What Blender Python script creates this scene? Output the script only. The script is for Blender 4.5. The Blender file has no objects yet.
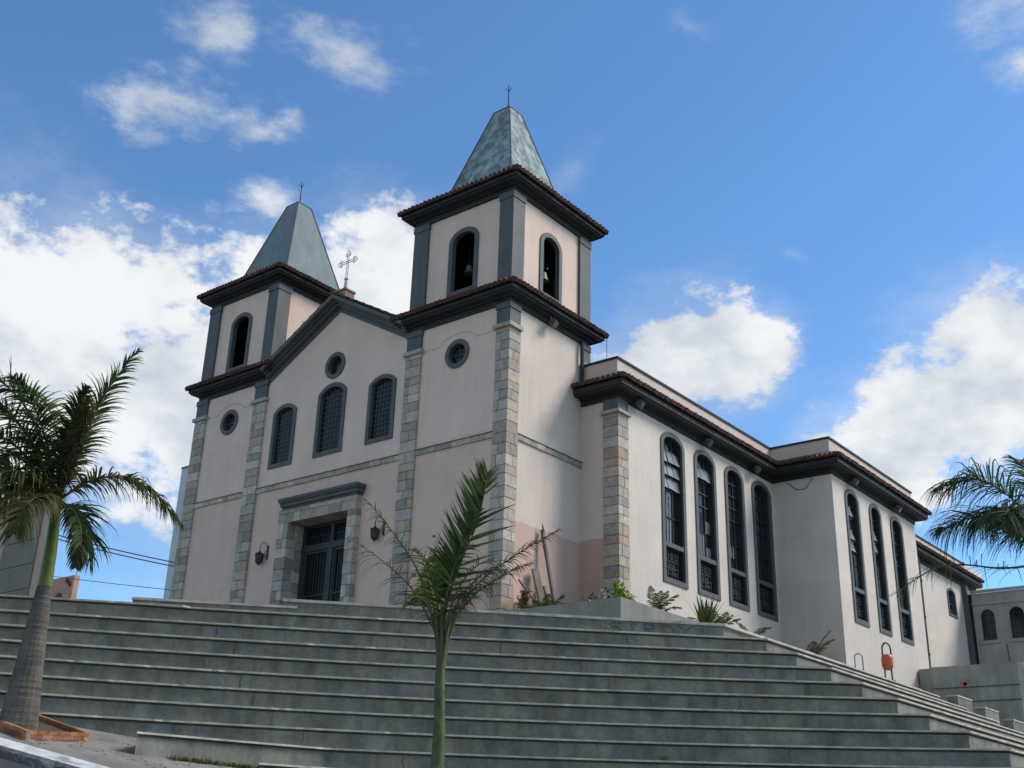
import bpy, bmesh, math, random
from mathutils import Vector, Matrix, noise
from mathutils.geometry import tessellate_polygon
R = math.radians
random.seed(7)

# ------------------------------------------------------------------ camera
scene = bpy.context.scene
CP = Vector((22.7909, -28.0768, -6.1196))
PITCH, ROLL, YAW, FPX = 0.387, 0.031, 0.678, 1130.64
def set_camera():
    cp, sp, cy, sy = math.cos(PITCH), math.sin(PITCH), math.cos(YAW), math.sin(YAW)
    F = Vector((-sy*cp, cy*cp, sp)); Rr = Vector((cy, sy, 0)); U = Rr.cross(F)
    c, s = math.cos(ROLL), math.sin(ROLL)
    R2 = c*Rr + s*U; U2 = -s*Rr + c*U
    cam = bpy.data.cameras.new('camera'); ob = bpy.data.objects.new('camera', cam)
    scene.collection.objects.link(ob)
    m = Matrix((R2, U2, -F)).transposed().to_4x4(); m.translation = CP
    ob.matrix_world = m
    cam.sensor_fit = 'HORIZONTAL'; cam.sensor_width = 36; cam.lens = FPX*36/1024
    cam.clip_start = .1; cam.clip_end = 3000
    scene.camera = ob
set_camera()

# ------------------------------------------------------------------ light
SUN_AZ = 47.0      # degrees from +X towards +Y
SUN_EL = 43.0
SUN_STRENGTH, SUN_ANGLE = 3.9, 22.0
SKY_STRENGTH = 0.15
EXPOSURE = 0.0
scene.view_settings.view_transform = 'Standard'
scene.view_settings.look = 'None'
scene.view_settings.gamma = 1
scene.view_settings.exposure = EXPOSURE
scene.view_settings.use_curve_mapping = False

def make_sun():
    L = bpy.data.lights.new('sun', 'SUN'); L.energy = SUN_STRENGTH; L.angle = R(SUN_ANGLE); L.color = (1, .94, .86)
    o = bpy.data.objects.new('sun', L); scene.collection.objects.link(o)
    d = Vector((math.cos(R(SUN_EL))*math.cos(R(SUN_AZ)), math.cos(R(SUN_EL))*math.sin(R(SUN_AZ)), math.sin(R(SUN_EL))))
    o.rotation_euler = d.to_track_quat('Z', 'Y').to_euler()
make_sun()

# clouds: (kind, azimuth, elevation, half width, half height) in degrees on the sky
CLOUDS = [
('c',-62.48,24.31,8.36,4.29),('c',-61.95,19.13,10.45,6.60),('c',-55.84,20.02,7.92,7.04),('c',-46.8,27.1,5.06,3.85),
('c',-51.11,24.07,6.16,5.28),('c',-42.46,25.78,4.62,4.18),('c',-53.2,24.2,3.20,2.00),('c',-68,20,9.90,7.70),('c',-47,16,8.80,7.70),
('w',-60.38,34.27,6.05,2.35),('w',-57.41,37.65,3.70,2.13),('w',-50.64,38.01,5.38,1.68),('w',-53.8,33.55,2.35,1.06),('w',-52.71,30.07,5.15,1.68),
('c',-28.9,23.2,5.17,3.30),('c',-26,24.6,2.97,1.98),('c',-33.2,21.9,3.74,2.86),
('c',-14.12,23.87,4.40,3.08),('c',-17.1,21.14,4.40,2.86),('c',-19.7,19.44,3.96,2.42),('c',-13.32,19.78,4.40,3.96),('c',-18.99,16.99,3.30,1.87),
('c',-8,21.55,5.50,5.50),('c',-16.5,19.15,4.20,2.60),('c',-12.5,21.75,3.60,3.40),('w',-11.66,37.4,3.14,1.46),('w',-10.63,34.72,1.68,0.90),('f',-35.39,33.04,1.80,2.16),('f',-22.94,28.09,1.56,0.72),('f',-28.47,39.34,1.92,0.72),
('c',20,24,18.00,9.00),('c',62,28,20.00,10.00),('c',105,24,24.00,12.00),('c',150,30,24.00,14.00),('c',-160,28,24.00,14.00),('c',-115,22,22.00,11.00),('w',60,55,26.00,9.00),('w',145,38,55.00,34.00),('w',-150,38,45.00,34.00)]  # unseen clouds outside the view, added to lift facade ambient and window reflections

def make_world():
    w = bpy.data.worlds.new('World'); scene.world = w; w.use_nodes = True
    nt = w.node_tree; N = nt.nodes; L = nt.links; N.clear()
    def nd(t, **k):
        n = N.new(t)
        for a, b in k.items(): setattr(n, a, b)
        return n
    def math_(op, a, b=None, c=None, clamp=False):
        n = nd('ShaderNodeMath', operation=op, use_clamp=clamp)
        for i, x in enumerate((a, b, c)):
            if x is None: continue
            if isinstance(x, (int, float)): n.inputs[i].default_value = x
            else: L.new(x, n.inputs[i])
        return n.outputs[0]
    out = nd('ShaderNodeOutputWorld'); bg = nd('ShaderNodeBackground'); L.new(bg.outputs[0], out.inputs[0])
    sky = nd('ShaderNodeTexSky', sky_type='NISHITA', sun_disc=False)
    sky.sun_elevation = R(SUN_EL); sky.sun_rotation = R(90-SUN_AZ)
    sky.air_density = 1.0; sky.dust_density = .35; sky.ozone_density = 2.2; sky.altitude = 800
    tc = nd('ShaderNodeTexCoord'); gen = tc.outputs['Generated']
    sep = nd('ShaderNodeSeparateXYZ'); L.new(gen, sep.inputs[0])
    X, Y, Z = sep.outputs
    lon = math_('MULTIPLY', math_('ARCTAN2', X, Y), 180/math.pi)
    lat = math_('MULTIPLY', math_('ARCSINE', Z), 180/math.pi)
    # warp
    nw = nd('ShaderNodeTexNoise'); nw.inputs['Scale'].default_value = 9; nw.inputs['Detail'].default_value = 5; nw.inputs['Roughness'].default_value = .55
    L.new(gen, nw.inputs['Vector'])
    sw = nd('ShaderNodeSeparateColor'); L.new(nw.outputs['Color'], sw.inputs[0])
    lonw = math_('ADD', lon, math_('MULTIPLY', math_('SUBTRACT', sw.outputs[0], .5), 7.0))
    latw = math_('ADD', lat, math_('MULTIPLY', math_('SUBTRACT', sw.outputs[1], .5), 5.0))
    comb = nd('ShaderNodeCombineXYZ'); L.new(lonw, comb.inputs[0]); L.new(latw, comb.inputs[1])
    pv = comb.outputs[0]
    def blobs(kinds):
        cur = None
        for k, a, e, rx, ry in CLOUDS:
            if k not in kinds: continue
            s = nd('ShaderNodeVectorMath', operation='SUBTRACT'); L.new(pv, s.inputs[0]); s.inputs[1].default_value = (a, e, 0)
            m = nd('ShaderNodeVectorMath', operation='MULTIPLY'); L.new(s.outputs[0], m.inputs[0]); m.inputs[1].default_value = (1/rx, 1/ry, 0)
            l = nd('ShaderNodeVectorMath', operation='LENGTH'); L.new(m.outputs[0], l.inputs[0])
            v = math_('SUBTRACT', 1.0, l.outputs['Value'])
            cur = v if cur is None else math_('SMOOTH_MAX', cur, v, .15)
        return cur
    def fbm(scale, det, rough, off=0, stretch=1.6):
        mp = nd('ShaderNodeMapping'); mp.inputs['Scale'].default_value = (scale, scale, scale*stretch); mp.inputs['Location'].default_value = (off, off*.7, off*.3)
        L.new(gen, mp.inputs[0])
        n = nd('ShaderNodeTexNoise'); n.inputs['Scale'].default_value = 1; n.inputs['Detail'].default_value = det; n.inputs['Roughness'].default_value = rough
        L.new(mp.outputs[0], n.inputs['Vector']); return n.outputs['Fac']
    def smooth(v, lo, hi, a=0, b=1):
        n = nd('ShaderNodeMapRange', interpolation_type='SMOOTHSTEP'); L.new(v, n.inputs['Value'])
        for i, x in zip(('From Min', 'From Max', 'To Min', 'To Max'), (lo, hi, a, b)): n.inputs[i].default_value = x
        return n.outputs['Result']
    fine = fbm(17, 10, .64, 3.1); coarse = fbm(7, 4, .5, 1.7)
    wn = fbm(11, 8, .66, 9.3, 2.2)
    cm = blobs('c')
    d = math_('ADD', math_('ADD', cm, math_('MULTIPLY', math_('SUBTRACT', fine, .5), 1.9)), math_('MULTIPLY', math_('SUBTRACT', coarse, .5), .6))
    cum = smooth(d, .0, .42)
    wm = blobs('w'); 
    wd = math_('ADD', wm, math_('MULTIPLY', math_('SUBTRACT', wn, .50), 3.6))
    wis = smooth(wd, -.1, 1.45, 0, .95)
    fm = blobs('f'); fd = math_('ADD', fm, math_('MULTIPLY', math_('SUBTRACT', wn, .6), 2.2)); fai = smooth(fd, .0, 1.4, 0, .35)
    # a thin milky veil round the cumulus
    veil = smooth(math_('ADD', cm, math_('MULTIPLY', math_('SUBTRACT', wn, .5), 1.6)), -.55, .7, 0, .38)
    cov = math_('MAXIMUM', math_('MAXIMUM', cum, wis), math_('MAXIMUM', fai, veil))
    # cloud brightness: bright tops, soft grey-blue hollows
    sh = fbm(9, 6, .55, 5.5); sh2 = smooth(math_('ADD', sh, math_('MULTIPLY', d, .10)), .36, .66)
    ccol = nd('ShaderNodeMix', data_type='RGBA'); L.new(sh2, ccol.inputs['Factor'])
    ccol.inputs['A'].default_value = (.58, .64, .72, 1); ccol.inputs['B'].default_value = (.90, .92, .945, 1)
    # sky colour: strength and a slight tint towards the photograph's blue
    st = nd('ShaderNodeMix', data_type='RGBA', blend_type='MULTIPLY'); st.inputs['Factor'].default_value = 1
    L.new(sky.outputs[0], st.inputs['A']); st.inputs['B'].default_value = (.80, 1.12, 1.32, 1)
    cs = nd('ShaderNodeVectorMath', operation='SCALE'); L.new(ccol.outputs['Result'], cs.inputs[0]); cs.inputs['Scale'].default_value = 1/SKY_STRENGTH
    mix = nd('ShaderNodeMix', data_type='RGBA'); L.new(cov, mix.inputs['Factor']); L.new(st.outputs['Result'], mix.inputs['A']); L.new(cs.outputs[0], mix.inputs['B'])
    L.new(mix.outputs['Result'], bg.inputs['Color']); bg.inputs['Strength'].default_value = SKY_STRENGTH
make_world()

# ------------------------------------------------------------------ materials
def mat(name, col, rough=.8, noise_amt=.12, noise_scale=1.5, fine=.06, fine_scale=18, bump=.0, bump_scale=30, spec=.35, streak=0, metal=0, attr=False, col2=None, mix_scale=2.0, mix_lo=.45, mix_hi=.6, trans=0):
    m = bpy.data.materials.new(name); m.use_nodes = True
    nt = m.node_tree; N = nt.nodes; L = nt.links
    b = N['Principled BSDF']; b.inputs['Roughness'].default_value = rough; b.inputs['Specular IOR Level'].default_value = spec; b.inputs['Metallic'].default_value = metal
    geo = N.new('ShaderNodeNewGeometry'); pos = geo.outputs['Position']
    def nz(scale, det=5, vec=pos, sc=(1, 1, 1)):
        mp = N.new('ShaderNodeMapping'); mp.inputs['Scale'].default_value = tuple(scale*s for s in sc); L.new(vec, mp.inputs[0])
        n = N.new('ShaderNodeTexNoise'); n.inputs['Scale'].default_value = 1; n.inputs['Detail'].default_value = det; L.new(mp.outputs[0], n.inputs['Vector']); return n.outputs['Fac']
    def rng(v, lo, hi, a, c):
        r = N.new('ShaderNodeMapRange'); L.new(v, r.inputs['Value'])
        for i, x in zip(('From Min', 'From Max', 'To Min', 'To Max'), (lo, hi, a, c)): r.inputs[i].default_value = x
        return r.outputs['Result']
    def mul(colout, f):
        x = N.new('ShaderNodeVectorMath'); x.operation = 'SCALE'; L.new(colout, x.inputs[0]); L.new(f, x.inputs['Scale']); return x.outputs[0]
    if attr:
        a = N.new('ShaderNodeAttribute'); a.attribute_name = 'tone'; base = a.outputs['Color']
    else:
        c = N.new('ShaderNodeRGB'); c.outputs[0].default_value = (*col, 1); base = c.outputs[0]
    if col2:
        mx = N.new('ShaderNodeMix'); mx.data_type = 'RGBA'; L.new(rng(nz(mix_scale, 6), mix_lo, mix_hi, 0, 1), mx.inputs['Factor']); L.new(base, mx.inputs['A']); mx.inputs['B'].default_value = (*col2, 1); base = mx.outputs['Result']
    if noise_amt: base = mul(base, rng(nz(noise_scale), .3, .7, 1-noise_amt, 1+noise_amt))
    if fine: base = mul(base, rng(nz(fine_scale, 3), .3, .7, 1-fine, 1+fine))
    if streak: base = mul(base, rng(nz(1, 4, sc=(3.2, 3.2, .35)), .42, .72, 1, 1-streak))
    L.new(base, b.inputs['Base Color'])
    if bump:
        bp = N.new('ShaderNodeBump'); bp.inputs['Strength'].default_value = bump; bp.inputs['Distance'].default_value = .02; L.new(nz(bump_scale, 4), bp.inputs['Height']); L.new(bp.outputs[0], b.inputs['Normal'])
    if trans:
        t = N.new('ShaderNodeBsdfTranslucent'); L.new(base, t.inputs['Color']); ms = N.new('ShaderNodeMixShader'); ms.inputs[0].default_value = trans
        L.new(b.outputs[0], ms.inputs[1]); L.new(t.outputs[0], ms.inputs[2]); L.new(ms.outputs[0], N['Material Output'].inputs[0])
    m['_nodes'] = 1
    return m

def plaster(name, col, pink=None, z0=3.95, tops=((12.0, 1.6), (9.3, 1.5), (6.8, .9), (16.5, 1.2), (3.05, .7))):
    """painted render; below z0 an area painted over in a slightly different tone"""
    m = mat(name, col, rough=.9, noise_amt=.06, noise_scale=.55, fine=.025, fine_scale=7, bump=.15, bump_scale=40, spec=.2, streak=.05)
    nt = m.node_tree; N = nt.nodes; L = nt.links
    bs = N['Principled BSDF']; old = bs.inputs['Base Color'].links[0].from_socket
    geo = [n for n in N if n.type == 'NEW_GEOMETRY'][0]
    def mth(op, a, b):
        n = N.new('ShaderNodeMath'); n.operation = op
        for i, x in enumerate((a, b)):
            if isinstance(x, (int, float)): n.inputs[i].default_value = x
            else: L.new(x, n.inputs[i])
        return n.outputs[0]
    def mr(v, a, b, c, d):
        n = N.new('ShaderNodeMapRange'); n.interpolation_type = 'SMOOTHSTEP'; L.new(v, n.inputs['Value'])
        for i, x in zip(('From Min', 'From Max', 'To Min', 'To Max'), (a, b, c, d)): n.inputs[i].default_value = x
        return n.outputs[0]
    sz = N.new('ShaderNodeSeparateXYZ'); L.new(geo.outputs['Position'], sz.inputs[0])
    cur = None
    for zt, h in tops:      # rain streaks run down from every ledge
        k = mth('MULTIPLY', mr(sz.outputs[2], zt-h, zt, 0, 1), mr(sz.outputs[2], zt, zt+.02, 1, 0))
        cur = k if cur is None else mth('MAXIMUM', cur, k)
    mp = N.new('ShaderNodeMapping'); mp.inputs['Scale'].default_value = (5.5, 5.5, .22); L.new(geo.outputs['Position'], mp.inputs[0])
    ns = N.new('ShaderNodeTexNoise'); ns.inputs['Scale'].default_value = 1; ns.inputs['Detail'].default_value = 6; L.new(mp.outputs[0], ns.inputs['Vector'])
    dirt = mth('MULTIPLY', cur, mr(ns.outputs['Fac'], .50, .75, 0, .17))
    mpb = N.new('ShaderNodeMapping'); mpb.inputs['Scale'].default_value = (.5, .5, .8); L.new(geo.outputs['Position'], mpb.inputs[0])
    nb_ = N.new('ShaderNodeTexNoise'); nb_.inputs['Scale'].default_value = 1; nb_.inputs['Detail'].default_value = 7; nb_.inputs['Roughness'].default_value = .65; L.new(mpb.outputs[0], nb_.inputs['Vector'])
    dirt = mth('ADD', dirt, mr(nb_.outputs['Fac'], .52, .72, 0, .045))
    mxd = N.new('ShaderNodeMix'); mxd.data_type = 'RGBA'; L.new(dirt, mxd.inputs['Factor']); L.new(old, mxd.inputs['A']); mxd.inputs['B'].default_value = (col[0]*.34, col[1]*.38, col[2]*.38, 1)
    L.new(mxd.outputs['Result'], bs.inputs['Base Color'])
    if pink:
        rgb = [n for n in N if n.type == 'RGB'][0]
        geo = [n for n in N if n.type == 'NEW_GEOMETRY'][0]
        sp = N.new('ShaderNodeSeparateXYZ'); L.new(geo.outputs['Position'], sp.inputs[0])
        r = N.new('ShaderNodeMapRange'); L.new(sp.outputs[2], r.inputs['Value'])
        for i, x in zip(('From Min', 'From Max', 'To Min', 'To Max'), (z0-.02, z0+.02, 1, 0)): r.inputs[i].default_value = x
        mx = N.new('ShaderNodeMix'); mx.data_type = 'RGBA'; L.new(r.outputs[0], mx.inputs['Factor'])
        targets = [l.to_socket for l in rgb.outputs[0].links]
        L.new(rgb.outputs[0], mx.inputs['A']); mx.inputs['B'].default_value = (*pink, 1)
        for t in targets: L.new(mx.outputs['Result'], t)
    return m

WALLC = (.645, .51, .435)
M = {}
M['facade'] = plaster('pink_render_front', (.665, .51, .42), (.615, .45, .365), 6.8)
M['tower'] = plaster('pink_render_tower', (.60, .50, .425), (.53, .37, .30), 3.95)
M['nave'] = plaster('pink_render_nave', (.61, .535, .465), (.59, .51, .44), 5.0)
M['navefront'] = plaster('pink_render_return', WALLC, (.50, .34, .27), 4.05)
M['transept'] = plaster('pink_render_transept', (.60, .525, .46), (.56, .485, .425), 4.6)
M['parapet'] = plaster('pink_render_parapet', (.58, .46, .40))
M['trim'] = mat('blue_grey_trim', (.088, .094, .094), .65, .12, 1.2, .06, 14, .1, 30, .3, streak=.15)
M['doorp'] = mat('dark_door_paint', (.036, .040, .043), .55, .15, 2, .05, 14, .05, 30, .3)
M['eave'] = mat('dark_eave_paint', (.030, .031, .031), .7, .15, 1.5, .05, 14, .05, 30, .25)
M['stone'] = mat('pier_stone', (.4, .36, .3), .85, .16, 5, .12, 22, .35, 26, .25, attr=True)
M['mortar'] = mat('mortar', (.17, .155, .14), .95, .1, 4)
M['cap'] = mat('cap_stone', (.33, .31, .28), .85, .15, 3, .08, 20, .15)
M['tile'] = mat('clay_tile', (.095, .04, .028), .85, .3, 4, .2, 12, .2, 40, .2, col2=(.065, .045, .04), mix_scale=2.5, mix_lo=.42, mix_hi=.62)
M['copper'] = mat('weathered_copper_sheet', (.165, .205, .202), .75, .22, 1.5, .08, 10, .05, 20, .15, streak=.2, col2=(.27, .345, .335), mix_scale=3.2, mix_lo=.44, mix_hi=.56)
M['zinc'] = mat('grey_painted_sheet', (.18, .215, .222), .75, .1, .8, .05, 6, .03, 20, .15, streak=.15)
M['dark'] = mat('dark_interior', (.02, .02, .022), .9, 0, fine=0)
M['iron'] = mat('black_iron', (.022, .023, .025), .5, .1, 5, 0, spec=.4)
M['greyiron'] = mat('grey_iron_bars', (.16, .18, .20), .5, .1, 5, 0, spec=.4)
M['ornament'] = mat('dull_grey_iron', (.055, .06, .064), .6, .1, 5, 0, spec=.3)
M['lampglass'] = mat('smoky_lamp_glass', (.035, .035, .035), .55, .2, 6, 0, spec=.3)
M['lens'] = mat('floodlight_lens', (.10, .105, .11), .3, .2, 6, 0, spec=.5)
M['housing'] = mat('floodlight_housing', (.07, .07, .068), .6, .1, 5)
M['pedestal'] = mat('worn_pedestal', (.30, .24, .20), .9, .25, 5, .15, 20, .2, col2=(.26, .12, .08), mix_scale=5)
M['leadgrid'] = mat('leaded_grid', (.10, .11, .12), .6, .2, 5, 0, spec=.3)
M['doorglass'] = mat('black_pane', (.012, .013, .016), .15, .2, 3, 0, spec=.14)
M['silver'] = mat('pale_metal', (.42, .42, .42), .4, .15, 6, 0, spec=.5, metal=.4)
M['bronze'] = mat('pale_bronze', (.24, .235, .215), .6, .15, 4, 0, metal=.5)
def glass(name, col, rough):
    m = mat(name, col, rough, .25, 3, 0, spec=.32, bump=.05, bump_scale=1.5); return m
M['glass'] = glass('dark_window_glass', (.02, .022, .025), .06)
M['painted_reflection'] = glass('glass_painted_sky_reflection', (.20, .205, .20), .12)  # pale base colour stands for sky reflected in the panes
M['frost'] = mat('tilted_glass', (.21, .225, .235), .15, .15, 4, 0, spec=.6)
M['concrete'] = mat('grey_green_painted_concrete', (.198, .190, .154), .85, .22, 1.1, .12, 9, .2, 25, .2, streak=.32, col2=(.160, .163, .145), mix_scale=1.3, mix_lo=.5, mix_hi=.56)
M['nosing'] = mat('worn_edge_painted_sunlit', (.42, .40, .33), .8, .28, 2.5, .12, 14, .2, 30, .25)  # worn edges; paleness stands for grazing sun on the lip, put into colour
M['planterc'] = mat('planter_render', (.215, .21, .18), .85, .12, 1, .06, 12, .1, 25, .2, streak=.15)
M['annex'] = mat('grey_render', (.33, .315, .29), .9, .12, .8, .05, 10, .1, 30, .2, streak=.15)
M['boxwall'] = mat('stained_grey_wall', (.30, .30, .26), .9, .18, 1.1, .06, 9, .1, 25, .2, streak=.2)
M['rust'] = mat('rust_stain', (.36, .17, .10), .9, .3, 9, .1)
M['soil'] = mat('soil', (.07, .05, .035), .95, .3, 4, .2)
M['asphalt'] = mat('asphalt', (.05, .052, .056), .9, .15, .8, .2, 40, .4, 60, .2)
M['pave'] = mat('worn_pavement', (.20, .185, .165), .92, .25, 1.3, .12, 16, .3, 30, .2)
M['kerbw'] = mat('whitewashed_kerb', (.50, .50, .49), .85, .25, 3, .08, 20, .2, 30, .2, col2=(.30, .30, .30), mix_scale=2.2, mix_lo=.58, mix_hi=.68)
M['kerbs'] = mat('broken_kerb_stone', (.09, .09, .095), .9, .4, 6, .25, 24, .6, 18, .2)
M['ground'] = mat('dry_earth', (.16, .14, .11), .95, .3, .3, .2)
M['brick'] = mat('planter_brick', (.27, .125, .07), .9, .3, 5, .15, 20, .3, 30, .2, attr=True)
M['trunk'] = mat('palm_trunk_grey', (.115, .10, .085), .9, .22, 3, .2, 25, .4, 22, .15)
M['shaftb'] = mat('pale_green_crownshaft', (.15, .20, .03), .5, .25, 2.5, .1, 12, 0, spec=.4)
M['ringtrunk'] = mat('ringed_palm_trunk', (.125, .11, .092), .92, .25, 2.5, .2, 25, .5, 22, .15, streak=.35)
M['shaft'] = mat('palm_crownshaft_green', (.062, .088, .022), .55, .35, 4, .12, 14, 0, spec=.4)
M['stem'] = mat('palm_rachis', (.09, .085, .035), .7, .2, 4, .05, spec=.3)
def leafm(n, c, t=.3): return mat(n, c, .6, .35, 2.2, .12, 14, 0, spec=.16, trans=t)
M['leaf'] = leafm('palm_leaf_dark', (.046, .070, .022))
M['leafb'] = leafm('palm_leaf_mid', (.070, .102, .028))
M['leafy'] = leafm('palm_leaf_yellowing', (.095, .098, .03))
M['leafd'] = leafm('palm_leaf_dry', (.105, .085, .045), .2)
M['leafbr'] = leafm('shrub_leaf_bright', (.20, .30, .03), .4)
M['brush'] = mat('dry_spathe', (.055, .045, .028), .9, .3, 8, .2, 30)
M['wood'] = mat('weathered_wood', (.15, .13, .115), .9, .25, 3, .2, 25, .3, 25, .15)
M['orange'] = mat('orange_stain_petals', (.45, .15, .03), .7, .3, 8)
M['white'] = mat('white_flower', (.7, .7, .68), .7, .1)
M['bin'] = mat('red_orange_plastic', (.44, .085, .03), .35, .12, 6, .05, 20, spec=.5)
M['cable'] = mat('black_cable', (.02, .02, .022), .6, 0, fine=0)
M['paleb'] = mat('pale_blue_grey_render', (.42, .46, .48), .8, .05, .3, 0)
M['greyp'] = mat('grey_cladding', (.17, .155, .13), .8, .12, .4, 0)
M['pinkb'] = mat('pink_grey_render', (.43, .31, .24), .9, .08, .3, 0)
M['redb'] = mat('red_brick_render', (.40, .22, .17), .9, .15, .5, .1, 3)
M['redd'] = mat('dark_red_patch', (.10, .045, .035), .9, .3, 1)
M['grass'] = leafm('verge_grass', (.07, .10, .02))
M['spray'] = mat('faded_blue_spray', (.095, .115, .115), .85, .2, 4)
M['chalk'] = mat('faded_white_scrawl', (.34, .36, .34), .85, .2, 4)

# ------------------------------------------------------------------ mesh helpers
def V(*a): return Vector(a)
class MB:
    def __init__(self): self.v = []; self.f = []; self.mi = []; self.tone = []; self.cur = 0; self.t = (1, 1, 1)
    def face(self, pts):
        i = len(self.v); self.v += [tuple(p) for p in pts]; self.f.append(tuple(range(i, i+len(pts)))); self.mi.append(self.cur); self.tone.append(self.t)
    def grid(self, rows, close=False):
        i = len(self.v); n = len(rows[0])
        for r in rows: self.v += [tuple(p) for p in r]
        for a in range(len(rows)-1):
            for b in range(n if close else n-1):
                c = (b+1) % n
                self.f.append((i+a*n+b, i+a*n+c, i+(a+1)*n+c, i+(a+1)*n+b)); self.mi.append(self.cur); self.tone.append(self.t)
    def box(self, x0, x1, y0, y1, z0, z1):
        x0, x1 = min(x0, x1), max(x0, x1); y0, y1 = min(y0, y1), max(y0, y1); z0, z1 = min(z0, z1), max(z0, z1)
        p = [V(x, y, z) for z in (z0, z1) for x, y in ((x0, y0), (x1, y0), (x1, y1), (x0, y1))]
        i = len(self.v); self.v += [tuple(q) for q in p]
        for f in ((3, 2, 1, 0), (4, 5, 6, 7), (0, 1, 5, 4), (1, 2, 6, 5), (2, 3, 7, 6), (3, 0, 4, 7)):
            self.f.append(tuple(i+k for k in f)); self.mi.append(self.cur); self.tone.append(self.t)
    def obox(self, o, a, b, c):
        """box from a corner and three edge vectors"""
        o, a, b, c = Vector(o), Vector(a), Vector(b), Vector(c)
        if a.cross(b).dot(c) < 0: a, b = b, a
        p = [o, o+a, o+a+b, o+b, o+c, o+a+c, o+a+b+c, o+b+c]
        i = len(self.v); self.v += [tuple(q) for q in p]
        for f in ((3, 2, 1, 0), (4, 5, 6, 7), (0, 1, 5, 4), (1, 2, 6, 5), (2, 3, 7, 6), (3, 0, 4, 7)):
            self.f.append(tuple(i+k for k in f)); self.mi.append(self.cur); self.tone.append(self.t)
    def prism(self, pts, z0, z1):
        """closed polygon in XY (counter-clockwise) extruded in Z"""
        tri = tessellate_polygon([[Vector((x, y, 0)) for x, y in pts]])
        n = len(pts); i = len(self.v)
        self.v += [(x, y, z1) for x, y in pts] + [(x, y, z0) for x, y in pts]
        for t in tri:
            a, b, c = (Vector((*pts[k], 0)) for k in t)
            if (b-a).cross(c-a).z < 0: t = t[::-1]
            self.f.append(tuple(i+k for k in t)); self.f.append(tuple(i+n+k for k in t[::-1])); self.mi += [self.cur]*2; self.tone += [self.t]*2
        area = sum(pts[k][0]*pts[(k+1) % n][1]-pts[(k+1) % n][0]*pts[k][1] for k in range(n))
        for k in range(n):
            l = (k+1) % n
            f = (i+n+k, i+n+l, i+l, i+k)
            self.f.append(f if area > 0 else f[::-1]); self.mi.append(self.cur); self.tone.append(self.t)
    def tube(self, pts, rad, sides=8, cap=True):
        pts = [Vector(p) for p in pts]; n = len(pts)
        rs = rad if isinstance(rad, (list, tuple)) else [rad]*n
        rows = []; ref = None
        for k in range(n):
            t = (pts[min(k+1, n-1)]-pts[max(k-1, 0)]).normalized()
            if ref is None or abs(ref.dot(t)) > .99: ref = V(0, 0, 1) if abs(t.z) < .9 else V(1, 0, 0)
            a = (ref - t*ref.dot(t)).normalized(); b = t.cross(a); ref = a
            rows.append([pts[k]+(a*math.cos(2*math.pi*s/sides)+b*math.sin(2*math.pi*s/sides))*rs[k] for s in range(sides)])
        self.grid(rows, True)
        if cap: self.face(rows[0][::-1]); self.face(rows[-1])
    def lathe(self, o, prof, sides=16):
        o = Vector(o)
        rows = [[o+V(r*math.cos(2*math.pi*s/sides), r*math.sin(2*math.pi*s/sides), z) for s in range(sides)] for r, z in prof]
        self.grid(rows, True)
        if prof[0][0] > 1e-3: self.face(rows[0][::-1])
        if prof[-1][0] > 1e-3: self.face(rows[-1])
    def build(self, name, mats, parent=None, smooth=False, origin=None):
        me = bpy.data.meshes.new(name)
        off = Vector(origin) if origin is not None else V(0, 0, 0)
        me.from_pydata([tuple(Vector(v)-off) for v in self.v], [], self.f)
        mats = mats if isinstance(mats, (list, tuple)) else [mats]
        for m in mats: me.materials.append(m)
        if len(mats) > 1: me.polygons.foreach_set('material_index', self.mi)
        if any(t != (1, 1, 1) for t in self.tone):
            ca = me.color_attributes.new('tone', 'FLOAT_COLOR', 'CORNER'); d = []
            for p in me.polygons: d += [*self.tone[p.index], 1]*p.loop_total
            ca.data.foreach_set('color', d)
        if smooth: me.polygons.foreach_set('use_smooth', [True]*len(me.polygons))
        me.update()
        o = bpy.data.objects.new(name, me); scene.collection.objects.link(o)
        if origin is not None: o.location = off
        if parent is not None:
            o.parent = parent
            ploc = Vector((0, 0, 0)); q = parent
            while q is not None: ploc += q.location; q = q.parent
            o.location = off - ploc
        return o
def tag(o, label=None, cat=None, group=None, kind=None):
    for k, x in (('label', label), ('category', cat), ('group', group), ('kind', kind)):
        if x: o[k] = x
    return o
def thing(name, loc, label, cat, group=None):
    o = bpy.data.objects.new(name, None); scene.collection.objects.link(o); o.location = loc; o.empty_display_size = .3
    return tag(o, label, cat, group)

# outlines in (u, z)
def arch(u0, u1, z0, zs, za, n=14, seg=False, inset=0):
    u0 += inset; u1 -= inset; z0 += inset; za -= inset
    if seg: zs -= inset*.3
    w = (u1-u0)/2; c = (u0+u1)/2; h = za-zs
    pts = [(u0, z0), (u1, z0)]
    for k in range(n+1):
        if seg:
            r = (w*w+h*h)/(2*h); a0 = math.asin(min(1, w/r)); a = a0-2*a0*k/n
            pts.append((c+r*math.sin(a), za-r+r*math.cos(a)))
        else:
            a = math.pi*k/n; pts.append((c+w*math.cos(a), zs+h*math.sin(a)))
    return pts
def circle(cu, cz, ru, rz=None, n=28):
    rz = rz or ru
    return [(cu+ru*math.cos(2*math.pi*k/n), cz+rz*math.sin(2*math.pi*k/n)) for k in range(n)]
def rect(u0, u1, z0, z1): return [(u0, z0), (u1, z0), (u1, z1), (u0, z1)]
class Plane:
    """vertical wall plane: O + U*u + Z*z, N outwards"""
    def __init__(s, O, U, N): s.O, s.U, s.N = Vector(O), Vector(U), Vector(N)
    def p(s, u, z, d=0): return s.O+s.U*u+V(0, 0, z)+s.N*d
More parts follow.
